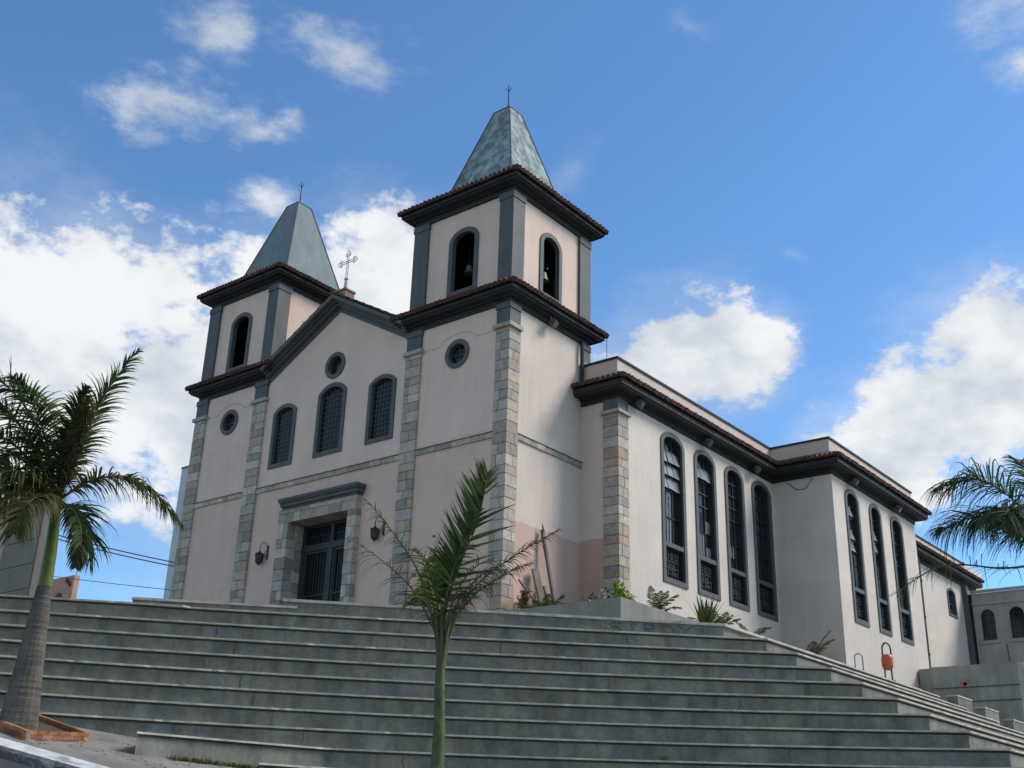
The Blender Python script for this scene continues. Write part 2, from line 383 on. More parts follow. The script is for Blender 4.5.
FRONT = Plane((0, 0, 0), (1, 0, 0), (0, -1, 0))
def side(x): return Plane((x, 0, 0), (0, 1, 0), (1, 0, 0))
def lside(x): return Plane((x, 0, 0), (0, 1, 0), (-1, 0, 0))
def fill(mb, pl, outer, holes=(), d=0):
    loops = [outer]+list(holes)
    flat = [q for l in loops for q in l]
    for t in tessellate_polygon([[Vector((u, z, 0)) for u, z in l] for l in loops]):
        p = [pl.p(*flat[k], d) for k in t]
        if (p[1]-p[0]).cross(p[2]-p[0]).dot(pl.N) < 0: p = p[::-1]
        mb.face(p)
def rim(mb, pl, loop, d0, d1, inward=True):
    n = len(loop)
    for k in range(n):
        a, b = loop[k], loop[(k+1) % n]
        q = [pl.p(*a, d0), pl.p(*b, d0), pl.p(*b, d1), pl.p(*a, d1)]
        mb.face(q if not inward else q[::-1])
def wall(mb, pl, outer, holes=(), depth=.28, d=0):
    fill(mb, pl, outer, holes, d)
    for h in holes: rim(mb, pl, h, d, d-depth)
def ring(mb, pl, lo, li, d0, d1):
    """frame between two loops with equal counts, back depth d0, front d1"""
    n = len(lo)
    for k in range(n):
        l = (k+1) % n
        mb.face([pl.p(*lo[k], d1), pl.p(*lo[l], d1), pl.p(*li[l], d1), pl.p(*li[k], d1)])
        mb.face([pl.p(*lo[k], d0), pl.p(*lo[l], d0), pl.p(*lo[l], d1), pl.p(*lo[k], d1)])
        mb.face([pl.p(*li[k], d1), pl.p(*li[l], d1), pl.p(*li[l], d0), pl.p(*li[k], d0)])
def bar(mb, pl, u0, u1, z0, z1, d0, d1):
    mb.obox(pl.p(u0, z0, d0), pl.U*(u1-u0), pl.N*(d1-d0), V(0, 0, z1-z0))

STONES = [(.42, .39, .34), (.36, .34, .30), (.46, .42, .355), (.42, .355, .275), (.39, .36, .31), (.33, .315, .285), (.47, .435, .38), (.385, .31, .25), (.38, .36, .325), (.34, .31, .27), (.44, .41, .36), (.40, .375, .33)]
def tone():
    c = random.choice(STONES); k = random.uniform(.70, 1.10); w = random.uniform(.0, 1); return (c[0]*k*(.97+.05*w), c[1]*k*.925, c[2]*k*(.91-.06*w))

# ------------------------------------------------------------------ church
church = thing('church', (0, 0, 0), 'pale pink church with two square bell towers, tiled eaves and tall arched side windows', 'church')
def cpart(mb, name, m, parent=church, **k): return mb.build(name, m, parent, **k)

XL0, XL1 = -17.83, -13.07
H1, H2 = 12.39, 17.01      # tile edges of the two tower eaves
Z0 = -2.0                  # walls go down behind the terrace

def tile_skirt(mb, x0, x1, y0, y1, zb, xi0, xi1, yi0, yi1, zi, sides='fblr', pitch=.222, r=.096):
    """rows of barrel tiles from the outer rectangle (eave edge) up to the inner one"""
    def side_run(a, b, ai, bi):
        a, b, ai, bi = map(Vector, (a, b, ai, bi))
        L = (b-a).length; n = max(1, round(L/pitch)); u = (b-a)/L
        nin = (ai-a)-u*((ai-a).dot(u)); slope = nin.normalized()
        ka = (ai-a).dot(u); kb = (b-bi).dot(u); D = nin.length
        up = u.cross(slope); up = up if up.z > 0 else -up
        mb.face([a-up*.02, b-up*.02, bi-up*.02, ai-up*.02])
        for i in range(n):
            s = (i+.5)*L/n
            f = 1.0
            if ka > 1e-4 and s < ka: f = min(f, s/ka)
            if kb > 1e-4 and L-s < kb: f = min(f, (L-s)/kb)
            f = max(f, .12)
            j = random.uniform(-.02, .02)
            p0 = a+u*(s+random.uniform(-.008, .008))-slope*(.05+j); p1 = a+u*s+slope*D*f
            rows = []
            for p, rr in ((p0, r), (p1, r*.92)):
                rows.append([p+u*rr*math.cos(math.pi*q/6)+up*(rr*1.75*math.sin(math.pi*q/6)+j*.4) for q in range(7)])
            mb.grid(rows); mb.face(rows[0])
            # the channel tile between two barrels, seen end-on from below
            c0 = a+u*((i+1)*L/n)-slope*.03; c1 = c0+slope*min(.5, D*max(f, .2))
            if i < n-1:
                mb.grid([[p+u*r*.8*math.cos(math.pi*q/4)-up*(r*.7*math.sin(math.pi*q/4)-.01) for q in range(5)] for p in (c0, c1)])
    if 'f' in sides: side_run((x0, y0, zb), (x1, y0, zb), (xi0, yi0, zi), (xi1, yi0, zi))
    if 'r' in sides: side_run((x1, y0, zb), (x1, y1, zb), (xi1, yi0, zi), (xi1, yi1, zi))
    if 'b' in sides: side_run((x1, y1, zb), (x0, y1, zb), (xi1, yi1, zi), (xi0, yi1, zi))
    if 'l' in sides: side_run((x0, y1, zb), (x0, y0, zb), (xi0, yi1, zi), (xi0, yi0, zi))
    # hip tiles
    cs = {'fr': ((x1, y0, zb), (xi1, yi0, zi)), 'fl': ((x0, y0, zb), (xi0, yi0, zi)), 'br': ((x1, y1, zb), (xi1, yi1, zi)), 'bl': ((x0, y1, zb), (xi0, yi1, zi))}
    for k, (a, b) in cs.items():
        if k[0] in sides and k[1] in sides:
            a, b = Vector(a), Vector(b); d = (b-a).normalized(); mb.tube([a-d*.08+V(0, 0, .05), b+V(0, 0, .05)], .1, 8)

def ring_box(mb, x0, x1, y0, y1, w, z0, z1):
    """solid slab ring: outer rectangle grown by w (a plain slab is enough, it is filled)"""
    mb.box(x0-w, x1+w, y0-w, y1+w, z0, z1)

def stone_pier(x0, x1, y0, y1, z0, z1, parent, faces='f', name='stone_pier', skip=()):
    """ashlar pier: mortar core with individual stones in courses"""
    core = MB(); core.cur = 0; core.t = (.17, .155, .14)
    core.box(x0+.02, x1-.02, y0+.02, y1-.02, z0, z1)
    z = z0
    while z < z1-.05:
        h = min(random.uniform(.30, .43), z1-z)
        if z1-(z+h) < .15: h = z1-z
        wide = x1-x0 >= y1-y0
        L = (x1-x0) if wide else (y1-y0)
        k = random.choice((0, 1, 1, 2))
        cuts = [0]+([L*random.uniform(.28, .45) if k == 1 else L*random.uniform(.55, .72)] if k else [])+[L]
        j = .011
        for a, b in zip(cuts[:-1], cuts[1:]):
            core.t = tone(); o = random.uniform(0, .014)
            if wide:
                xa, xb = x0+a+j*(a > 0)-o*(a == 0), x0+b-j*(b < L)+o*(b == L)
                if b == L and random.random() < .65:
                    yc = y0+(y1-y0)*random.choice((.35, .6, .7)); core.box(xa, xb, y0-o, yc-j, z+j, z+h-j); core.t = tone(); o2 = random.uniform(0, .014); core.box(xa, xb-o+o2, yc+j, y1+o, z+j, z+h-j)
                else: core.box(xa, xb, y0-o, y1+o, z+j, z+h-j)
            else: core.box(x0-o, x1+o, y0+a+j*(a > 0)-o*(a == 0), y0+b-j*(b < L)+o*(b == L), z+j, z+h-j)
        z += h
    return core.build(name, M['stone'], parent)
def course(pl, u0, u1, z0, z1, d, parent, name='belt_course'):
    mb = MB(); mb.t = (.15, .14, .125)
    bar(mb, pl, u0, u1, z0+.02, z1-.03, -.02, d-.02)
    mb.t = (.13, .13, .13); bar(mb, pl, u0, u1, z1-.028, z1, -.02, d+.03)
    u = u0
    while u < u1-.02:
        w = min(random.uniform(.3, .62), u1-u)
        if u1-(u+w) < .15: w = u1-u
        mb.t = tone(); bar(mb, pl, u+.008, u+w-.008, z0, z1-.03, -.02, d+random.uniform(-.006, .01)); u += w
    return mb.build(name, M['stone'], parent)

def oculus(cu, cz, pl, parent, cross=True):
    f = MB(); lo = circle(cu, cz, .57); li = circle(cu, cz, .40)
    ring(f, pl, lo, li, -.2, .05); fr = cpart(f, 'oculus', M['trim'], parent)
    g = MB(); fill(g, pl, circle(cu, cz, .42), (), -.19); cpart(g, 'pane', M['glass'], fr)
    if cross:
        b = MB(); bar(b, pl, cu-.015, cu+.015, cz-.4, cz+.4, -.15, -.12); bar(b, pl, cu-.4, cu+.4, cz-.015, cz+.015, -.149, -.121)
        for k in range(12):
            a = math.pi*2*k/12; 
        ring(b, pl, circle(cu, cz, .2), circle(cu, cz, .175), -.15, -.118)
        cpart(b, 'grille', M['ornament'], fr)
    return fr

def tower(x0, x1, right):
    D = 5.0; w = x1-x0; c = (x0+x1)/2
    oc = (x0+2.52-.0 if not right else -2.48)
    if not right: oc = -15.45
    y_s = 0.08   # plaster sits a little behind the piers
    b = MB()
    # lower stage
    wall(b, Plane((0, y_s, 0), (1, 0, 0), (0, -1, 0)), rect(x0+.02, x1-.06, Z0, 12.3), [circle(oc, 10.4, .55)], .3)
    sp = Plane((x1-.08, 0, 0), (0, 1, 0), (1, 0, 0)); lp = Plane((x0+.08, 0, 0), (0, 1, 0), (-1, 0, 0))
    sw_ = MB(); fill(sw_, sp, rect(y_s, D-.08, Z0, 12.3)); fill(b, lp, rect(y_s, D-.08, Z0, 12.3))
    bk = Plane((0, D-.08, 0), (1, 0, 0), (0, 1, 0)); fill(b, bk, rect(x0+.08, x1-.08, Z0, 12.3))
    # belfry
    fo = (-3.15, -1.72) if right else (-16.18, -14.80)
    sh = [arch(1.78, 3.13, 12.85, 15.08, 15.66)] if right else []
    fp = Plane((0, .1, 0), (1, 0, 0), (0, -1, 0)); sp2 = Plane((x1-.1, 0, 0), (0, 1, 0), (1, 0, 0)); lp2 = Plane((x0+.1, 0, 0), (0, 1, 0), (-1, 0, 0)); bk2 = Plane((0, D-.1, 0), (1, 0, 0), (0, 1, 0))
    fh = arch(fo[0], fo[1], 12.85, 15.1, 15.62)
    wall(b, fp, rect(x0+.1, x1-.1, 12.25, 16.5), [fh], .16)
    wall(b, sp2, rect(.1, D-.1, 12.25, 16.5), sh, .16)
    fill(b, lp2, rect(.1, D-.1, 12.25, 16.5)); fill(b, bk2, rect(x0+.1, x1-.1, 12.25, 16.5))
    t = cpart(b, 'bell_tower', M['facade']); cpart(sw_, 'side_wall', M['tower'], t)
    # lining of the bell chamber, its shade put into a near-black colour
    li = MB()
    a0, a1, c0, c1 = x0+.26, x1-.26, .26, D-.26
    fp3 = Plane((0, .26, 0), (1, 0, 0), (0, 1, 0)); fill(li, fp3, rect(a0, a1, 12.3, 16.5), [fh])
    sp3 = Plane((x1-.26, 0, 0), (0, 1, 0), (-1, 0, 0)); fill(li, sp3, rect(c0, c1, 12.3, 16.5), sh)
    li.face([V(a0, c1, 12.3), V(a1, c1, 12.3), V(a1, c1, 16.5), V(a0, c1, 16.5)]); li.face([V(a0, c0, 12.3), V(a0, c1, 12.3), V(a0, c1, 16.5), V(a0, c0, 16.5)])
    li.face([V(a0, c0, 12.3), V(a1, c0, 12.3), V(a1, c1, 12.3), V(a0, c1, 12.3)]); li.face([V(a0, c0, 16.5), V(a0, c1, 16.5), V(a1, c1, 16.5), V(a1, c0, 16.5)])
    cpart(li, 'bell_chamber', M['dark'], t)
    # belfry opening surrounds
    f = MB(); ring(f, fp, arch(fo[0]-.02, fo[1]+.02, 12.83, 15.1, 15.64), arch(fo[0], fo[1], 12.85, 15.1, 15.62, inset=.17), -.16, .05); cpart(f, 'belfry_arch', M['trim'], t)
    if right:
        f = MB(); ring(f, sp2, arch(1.76, 3.15, 12.83, 15.08, 15.68), arch(1.78, 3.13, 12.85, 15.08, 15.66, inset=.17), -.16, .05); cpart(f, 'belfry_arch', M['trim'], t)
    # corner pilasters of the belfry
    for (px0, px1, py0, py1) in ((x0, x0+.75, 0, .62), (x1-.66, x1, 0, .70), (x1-.66, x1, D-.72, D), (x0, x0+.66, D-.66, D)):
        p = MB(); p.box(px0, px1, py0, py1, 12.4, 16.42); p.box(px0-.03, px1+.03, py0-.03, py1+.03, 16.15, 16.42); cpart(p, 'pilaster', M['trim'], t)
    # cornices
    for zt, nm in ((H1, 'lower_cornice'), (H2, 'upper_cornice')):
        k = MB(); zb = zt-.60
        k.box(x0+.02, x1-.02, .02, D-.02, zb, zb+.22)
        xl = x0+(.16 if not right and zt == H1 else 0)
        ring_box(k, xl, x1, 0, D, .10, zb+.22, zb+.30)
        ring_box(k, xl, x1, 0, D, .33, zb+.30, zb+.37)
        ring_box(k, xl, x1, 0, D, .40, zb+.37, zb+.53)
        cpart(k, nm, M['eave'], t)
    # tiles
    k = MB(); tile_skirt(k, x0-(.46 if right else .30), x1+.46, -.46, D+.46, H1-.06, x0, x1, 0, D, H1+.20, 'frbl' if right else 'flr'); cpart(k, 'tile_eave', M['tile'], t)
    bs = 1.8; cy = D/2
    k = MB(); tile_skirt(k, x0-.46, x1+.46, -.46, D+.46, H2-.06, c-bs, c+bs, cy-bs, cy+bs, H2+.50); cpart(k, 'tile_eave', M['tile'], t)
    # spire: truncated pyramid of sheet metal with standing corner rolls
    s = MB(); hb, ht, zb, zt = bs+.02, .41, H2+.30, 22.25
    q0 = [V(c+sx*hb, cy+sy*hb, zb) for sx, sy in ((-1, -1), (1, -1), (1, 1), (-1, 1))]; q1 = [V(c+sx*ht, cy+sy*ht, zt) for sx, sy in ((-1, -1), (1, -1), (1, 1), (-1, 1))]
    rows = []
    for n in range(9):
        rows.append([a.lerp(bb, n/8) for a, bb in zip(q0, q1)])
    s.grid(rows, True); s.face([q+V(0, 0, 0) for q in q1])
    spo = cpart(s, 'spire', M['copper'] if right else M['zinc'], t)
    r = MB()
    for a, bb in zip(q0, q1): r.tube([a, bb], .035, 6)
    for k in range(4): r.tube([q1[k], q1[(k+1) % 4]], .035, 6)
    cpart(r, 'spire_ridge', M['trim'], t)
    fi = MB(); top = V(c, cy, zt); fi.tube([top-V(0, 0, .1), top+V(0, 0, 1.25)], [.035, .02], 6)
    for k in range(4):
        a = k*math.pi/2+.4; dd = V(math.cos(a), math.sin(a), 0); fi.tube([top+V(0, 0, 1.15), top+V(0, 0, 1.36)+dd*.13], .012, 5)
    fi.tube([top+V(0, 0, 1.2), top+V(0, 0, 1.5)], .013, 5)
    cpart(fi, 'lightning_rod', M['iron'], t)
    # piers of the lower stage with cap and painted block
    for (px0, px1, py0, py1) in ((x0, x0+.742, 0, .6), (x1-.615 if right else x1-.77, x1, 0, .615), (x1-.62, x1, 4.57, D)):
        if not right and py0 > 1: continue
        so = stone_pier(px0, px1, py0, py1, Z0, 10.85, t)
        k = MB(); k.box(px0-.10, px1+.10, py0-.10, py1+.06, 10.85, 11.0); cpart(k, 'pier_cap', M['cap'], t)
        k = MB(); k.box(px0, px1, py0, py1, 11.0, 11.82); k.box(px0-.035, px1+.035, py0-.035, py1, 11.6, 11.82); cpart(k, 'pier_block', M['trim'], t)
    fpl = Plane((0, y_s, 0), (1, 0, 0), (0, -1, 0))
    course(fpl, x0+.74, x1-(.615 if right else .77), 6.8, 7.02, .06, t)
    if right: course(sp, .615, 4.52, 6.8, 7.02, .06, t)
    oculus(oc, 10.4, fpl, t)
    # incised line that lifts over the oculus
    l = MB(); zz = 10.88
    pts = [(x0+.75, zz), (oc-.85, zz)]+[(oc+.85*math.cos(math.pi-math.pi*k/12), zz+(.33*math.sin(math.pi*k/12))) for k in range(1, 12)]+[(oc+.85, zz), (x1-.63, zz)]
    l.tube([fpl.p(u, z, .002) for u, z in pts], .011, 5); cpart(l, 'moulding_line', M['cap'], t)
    return t
rt = tower(-5, 0, True)
lt = tower(XL0, XL1, False)

# --- central gable front
GX0, GX1, GC = XL1, -5.0, (XL1-5.0)/2
cf = Plane((0, .1, 0), (1, 0, 0), (0, -1, 0))
holes_w = [(-12.50, -11.12, 7.76, 10.12, 10.45), (-9.82, -8.25, 7.76, 10.37, 10.75), (-6.94, -5.53, 7.76, 10.14, 10.45)]
DX0, DX1 = -10.62, -7.32
g = MB()
wall(g, cf, [(GX0, Z0), (GX1, Z0), (GX1, 12.05), (GC, 14.25), (GX0, 12.05)],
     [arch(*h, seg=True) for h in holes_w]+[circle(GC, 11.53, .55), rect(DX0, DX1, -1, 5.22)], .3)
g.face([cf.p(DX0, -1, -.9), cf.p(DX1, -1, -.9), cf.p(DX1, 5.3, -.9), cf.p(DX0, 5.3, -.9)])
facade = cpart(g, 'gable_wall', M['facade'])
course(cf, GX0, GX1, 6.8, 7.02, .06, church)
oculus(GC, 11.53, cf, church, False)
for n, h in enumerate(holes_w):
    f = MB(); u0, u1, z0, zs, za = h
    ring(f, cf, arch(u0-.02, u1+.02, z0-.02, zs, za+.02, seg=True), arch(u0, u1, z0, zs, za, seg=True, inset=.15), -.14, .05)
    fr = cpart(f, 'window', M['trim'])
    p = MB(); fill(p, cf, arch(u0, u1, z0, zs, za, seg=True, inset=.12), (), -.12); cpart(p, 'pane', M['doorglass'], fr)
    b = MB(); nu = 6; nz = 12
    top = za-.16
    for k in range(1, nu): 
        u = u0+.16+(u1-u0-.32)*k/nu; zt = za-.17-.3*abs(2*k/nu-1)**2
        bar(b, cf, u-.008, u+.008, z0+.16, zt, -.116, -.10)
    for k in range(1, nz):
        z = z0+.16+(zs-z0-.05)*k/nz; bar(b, cf, u0+.17, u1-.17, z-.008, z+.008, -.115, -.102)
    if n == 0: pass
    cpart(b, 'grille', M['leadgrid'], fr)

# raking cornice, roof and tiles of the gable
def rake(mb, y0, y1, zlo, zhi, xa, xb, sl):
    """band following the gable, between two vertical offsets from the roof line"""
    for sx in (-1, 1):
        xo = GC+sx*(GC-xa) if False else (xa if sx < 0 else xb)
        ze = 14.55-abs(xo-GC)*sl; za = 14.55
        pts = [(xo, ze+zlo), (GC, za+zlo), (GC, za+zhi), (xo, ze+zhi)]
        a = [V(x, y0, z) for x, z in pts]; b = [V(x, y1, z) for x, z in pts]
        mb.face(a if sx > 0 else a[::-1]); mb.face(b[::-1] if sx > 0 else b)
        for k in range(4):
            l = (k+1) % 4
            if k == 1: continue
            mb.face([a[k], b[k], b[l], a[l]])
r = MB(); SL = .565
rake(r, .05, .3, -.64, -.42, GX0, GX1, SL); rake(r, -.14, .3, -.42, -.30, GX0, GX1, SL); rake(r, -.26, .3, -.30, -.20, GX0+.0, GX1, SL); rake(r, -.44, .3, -.20, -.03, GX0-.02, GX1+.02, SL)
cpart(r, 'gable_cornice', M['trim'])
r = MB()
for sx, xe in ((-1, GX0), (1, GX1)):
    ze = 14.55-abs(xe-GC)*SL
    r.face([V(GC, -.40, 14.54), V(GC, 5.0, 14.54), V(xe, 5.0, ze-.01), V(xe, -.40, ze-.01)])
    n = 27
    for i in range(n):
        y = -.42+(i+.5)*.2
        p0, p1 = V(xe, y, ze+.01), V(GC, y, 14.56); u = V(0, 1, 0); sl = (p1-p0).normalized(); up = sl.cross(u); up = up if up.z > 0 else -up
        m = 9
        for j in range(m):
            a, b2 = p0.lerp(p1, j/m), p0.lerp(p1, min(1, (j+1.12)/m))
            r.grid([[p+u*rr*math.cos(math.pi*q/6)+up*(rr*math.sin(math.pi*q/6)+lift) for q in range(7)] for p, rr, lift in ((a, .095, .012), (b2, .08, 0))])
r.tube([V(GC, -.45, 14.58), V(GC, 5, 14.58)], .11, 8)
r.face([V(GX0, 4.95, 12), V(GX1, 4.95, 12), V(GC, 4.95, 14.5)])
cpart(r, 'gable_roof', M['tile'])
# wrought cross on a small brick pedestal
c = MB(); cx, cy_, cz = -8.86, .08, 14.93
c.cur = 0
def cross_bar(p, d, w, n):
    p = Vector(p); d = Vector(d); n = Vector(n)
    c.tube([p+n*w, p+d+n*w], .018, 6); c.tube([p-n*w, p+d-n*w], .018, 6)
def loop3(o, ax, s):
    ax = Vector(ax); nn = V(0, 0, 1) if abs(ax.z) < .5 else V(1, 0, 0)
    for cc, rr in ((ax*.10, .085), (ax*.0+nn*.09, .06), (ax*.0-nn*.09, .06)):
        c.tube([Vector(o)+cc+(ax*math.cos(2*math.pi*k/10)+nn*math.sin(2*math.pi*k/10))*rr for k in range(11)], .017, 6, cap=False)
c.tube([V(cx, cy_, 14.75), V(cx, cy_, 15.35)], [.09, .06], 8)
cross_bar((cx, cy_, 15.2), (0, 0, 1.28), .045, (1, 0, 0)); cross_bar((cx-.36, cy_, 16.17), (.72, 0, 0), .045, (0, 0, 1))
loop3((cx, cy_, 16.5), (0, 0, 1), 1); loop3((cx-.38, cy_, 16.17), (-1, 0, 0), 1); loop3((cx+.38, cy_, 16.17), (1, 0, 0), 1)
c.lathe((cx, cy_, 15.3), [(.04, 0), (.10, .06), (.04, .12)], 8)
co = cpart(c, 'cross', M['silver'])
p = MB(); p.box(cx-.3, cx+.3, cy_-.26, cy_+.26, 14.3, 14.70); p.box(cx-.34, cx+.34, cy_-.30, cy_+.30, 14.70, 14.78); cpart(p, 'cross_pedestal', M['pedestal'], co)

# --- main door
def door():
    mb = MB(); yf, yb = -.16, .66
    mb.t = (.16, .15, .14)
    for s in ((-11.2, DX0), (DX1, -6.88)): mb.box(s[0]+.02, s[1]-.02, yf+.03, yb, -1, 5.2)
    mb.box(-11.18, -6.90, yf+.03, yb, 5.22, 5.72)
    for s in (0, 1):
        z = -.9
        while z < 5.2:
            h = min(random.uniform(.36, .52), 5.2-z)
            if 5.2-(z+h) < .2: h = 5.2-z
            xo, xi = ((-11.2, DX0) if s == 0 else (-6.88, DX1)); sg = 1 if s == 0 else -1
            cut = random.choice((1, .45, .6))
            mb.t = tone(); o = random.uniform(0, .012)
            a, b = xo, xo+sg*abs(xi-xo)*cut
            # reveal side split in depth
            cuty = yf+(yb-yf)*random.uniform(.35, .65)
            if cut == 1:
                mb.box(a, xi+sg*o, yf-o, cuty-.01, z+.01, z+h-.01)
            else:
                mb.box(a, b-sg*.01, yf-o, yb-.05, z+.01, z+h-.01); mb.t = tone(); mb.box(b+sg*.01, xi+sg*o, yf-o*.5, cuty-.01, z+.01, z+h-.01)
            mb.t = tone(); mb.box(xo+sg*.1, xi+sg*o*.7, cuty+.01, yb, z+.01, z+h-.01)
            z += h
    x = -11.2
    while x < -6.92:
        w = min(random.uniform(.35, .75), -6.88-x)
        if -6.88-(x+w) < .25: w = -6.88-x
        mb.t = tone(); mb.box(x+.01, x+w-.01, yf-random.uniform(0, .012), yb, 5.2, 5.56); x += w
    x = -11.2
    while x < -6.92:
        w = min(random.uniform(.6, 1.2), -6.88-x)
        if -6.88-(x+w) < .3: w = -6.88-x
        mb.t = tone(); mb.box(x+.006, x+w-.006, yf-.02, .1, 5.57, 5.74); x += w
    cpart(mb, 'door_surround', M['stone'])
    k = MB(); k.box(-10.98, -6.86, -.22, .08, 5.745, 5.82); k.box(-11.02, -6.76, -.30, .08, 5.82, 5.96); k.box(-11.05, -6.72, -.36, .08, 5.96, 6.03); k.box(-11.08, -6.68, -.40, .08, 6.03, 6.14)
    cpart(k, 'door_canopy', M['trim'])
    pl = Plane((0, .70, 0), (1, 0, 0), (0, -1, 0)); cxd = (DX0+DX1)/2
    f = MB()
    bar(f, pl, DX0, DX0+.16, -.9, 5.2, -.1, .03); bar(f, pl, DX1-.16, DX1, -.9, 5.2, -.1, .03); bar(f, pl, DX0, DX1, 5.08, 5.24, -.1, .025)
    bar(f, pl, DX0, DX1, 4.16, 4.40, -.1, .06); bar(f, pl, cxd-.12, cxd+.12, -.9, 4.16, -.1, .05); bar(f, pl, cxd-.1, cxd+.1, 4.4, 5.08, -.1, .028)
    fr = cpart(f, 'door', M['doorp'])
    for a, b in ((DX0+.16, cxd-.12), (cxd+.12, DX1-.16)):
        l = MB(); bar(l, pl, a, a+.1, -.9, 4.16, -.09, .0); bar(l, pl, b-.1, b, -.9, 4.16, -.09, .0); bar(l, pl, a, b, 4.06, 4.16, -.09, -.001); bar(l, pl, a, b, 1.2, 1.32, -.09, -.001)
        leaf = cpart(l, 'door_leaf', M['doorp'], fr)
        gl = MB(); gl.face([pl.p(a, -.9, -.08), pl.p(b, -.9, -.08), pl.p(b, 4.16, -.08), pl.p(a, 4.16, -.08)]); gl.face([pl.p(a, 4.4, -.08), pl.p(b, 4.4, -.08), pl.p(b, 5.1, -.08), pl.p(a, 5.1, -.08)])
        cpart(gl, 'pane', M['doorglass'], fr)
        gr = MB(); n = 9
        for i in range(1, n):
            u = a+(b-a)*i/n; bar(gr, pl, u-.014, u+.014, -.9, 4.06, -.05, -.022); bar(gr, pl, u-.012, u+.012, 4.4, 5.08, -.05, -.022)
        bar(gr, pl, a, b, 2.4, 2.45, -.055, -.018); bar(gr, pl, a, b, 4.72, 4.75, -.055, -.018)
        cpart(gr, 'grille', M['iron'], fr)
door()

# --- nave, transept and the rear part: one shell each
NX, NY, TY0, TY1, TX, RX, RY = 1.55, 4.52, 17.1, 27.05, 4.34, 1.75, 46.5
LX = -19.6
nave_w = [(7.5, 9.2), (10.03, 11.75), (12.58, 14.24), (15.02, 16.84)]
nave_w = [(7.50, 9.23), (10.06, 11.76), (12.58, 14.23), (15.02, 16.80)]
tran_w = [(18.38, 19.88), (21.12, 22.50), (23.70, 25.20)]
WZ = (3.02, 8.45, 8.97)
b = MB()
ns = side(NX)
wall(b, ns, rect(NY, TY0, Z0, 10.8), [arch(a, c_, *WZ) for a, c_ in nave_w], .3)
nave = cpart(b, 'nave_wall', M['nave'])
b = MB(); fill(b, Plane((0, NY, 0), (1, 0, 0), (0, -1, 0)), rect(-.08, NX, Z0, 10.8)); cpart(b, 'nave_return', M['navefront']); b = MB(); fill(b, Plane((0, NY, 0), (1, 0, 0), (0, -1, 0)), rect(LX, XL0+.08, Z0, 10.8))
b.face([V(LX, NY, Z0), V(LX, TY0, Z0), V(LX, TY0, 10.8), V(LX, NY, 10.8)])
cpart(b, 'far_side_wall', M['navefront'])
b = MB()
ts = side(TX)
wall(b, ts, rect(TY0, TY1, Z0, 10.8), [arch(a, c_, *WZ) for a, c_ in tran_w], .3)
fill(b, Plane((0, TY0, 0), (1, 0, 0), (0, -1, 0)), rect(NX, TX, Z0, 10.8)); fill(b, Plane((0, TY1, 0), (1, 0, 0), (0, 1, 0)), rect(RX, TX, Z0, 10.8))
tr = cpart(b, 'transept_wall', M['transept'])
b = MB()
rs = side(RX); rear_h = arch(39.2, 40.6, 7.0, 8.3, 8.65)
wall(b, rs, rect(TY1, RY, Z0, 10.8), [rear_h], .3); fill(b, Plane((0, RY, 0), (1, 0, 0), (0, 1, 0)), rect(LX, RX, Z0, 10.8)); b.face([V(LX, TY0, Z0), V(LX, RY, Z0), V(LX, RY, 10.8), V(LX, TY0, 10.8)])
rear = cpart(b, 'rear_wall', M['nave'])
# roof behind the parapets
b = MB(); b.face([V(LX, NY, 10.5), V(NX, NY, 10.5), V(NX, RY, 10.5), V(LX, RY, 10.5)]); b.face([V(NX, TY0, 10.5), V(TX, TY0, 10.5), V(TX, TY1, 10.5), V(NX, TY1, 10.5)])
cpart(b, 'flat_roof', M['eave'])
# dark inner linings so the glass has a room behind it
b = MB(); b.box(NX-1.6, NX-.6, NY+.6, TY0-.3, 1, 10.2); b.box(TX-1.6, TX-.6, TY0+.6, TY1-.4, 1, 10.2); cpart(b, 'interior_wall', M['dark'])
# parapets with dark coping
def parapet(pts, name='parapet'):
    pass
b = MB(); th = .22
b.box(NX-th, NX+.003, NY-.003, TY0, 9.7, 10.82); b.box(-.2, NX-th, NY-.003, NY+th, 9.7, 10.82)
pa = cpart(b, 'parapet', M['parapet'])
b = MB(); b.box(NX-th-.05, NX+.06, NY-.06, TY0-.001, 10.82, 10.90); b.box(-.2, NX-th-.052, NY-.06, NY+th+.05, 10.82, 10.90); cpart(b, 'coping', M['eave'], pa)
b = MB(); b.box(TX-th, TX+.003, TY0-.003, TY1+.003, 9.7, 10.82); b.box(NX+.005, TX-th, TY0-.003, TY0+th, 9.7, 10.82); b.box(RX, TX-th, TY1-th, TY1+.003, 9.7, 10.82)
pa = cpart(b, 'parapet', M['parapet'])
b = MB(); b.box(TX-th-.05, TX+.06, TY0-.06, TY1+.06, 10.82, 10.90); b.box(NX-.1, TX-th-.052, TY0-.06, TY0+th+.05, 10.821, 10.901); b.box(RX, TX-th-.052, TY1-th, TY1+.06, 10.82, 10.90); cpart(b, 'coping', M['eave'], pa)
b = MB(); b.box(RX-th, RX+.003, TY1, 43.2, 9.7, 10.72); pa = cpart(b, 'parapet', M['parapet'])
b = MB(); b.box(RX-th-.05, RX+.06, TY1, 43.25, 10.72, 10.80); cpart(b, 'coping', M['eave'], pa)
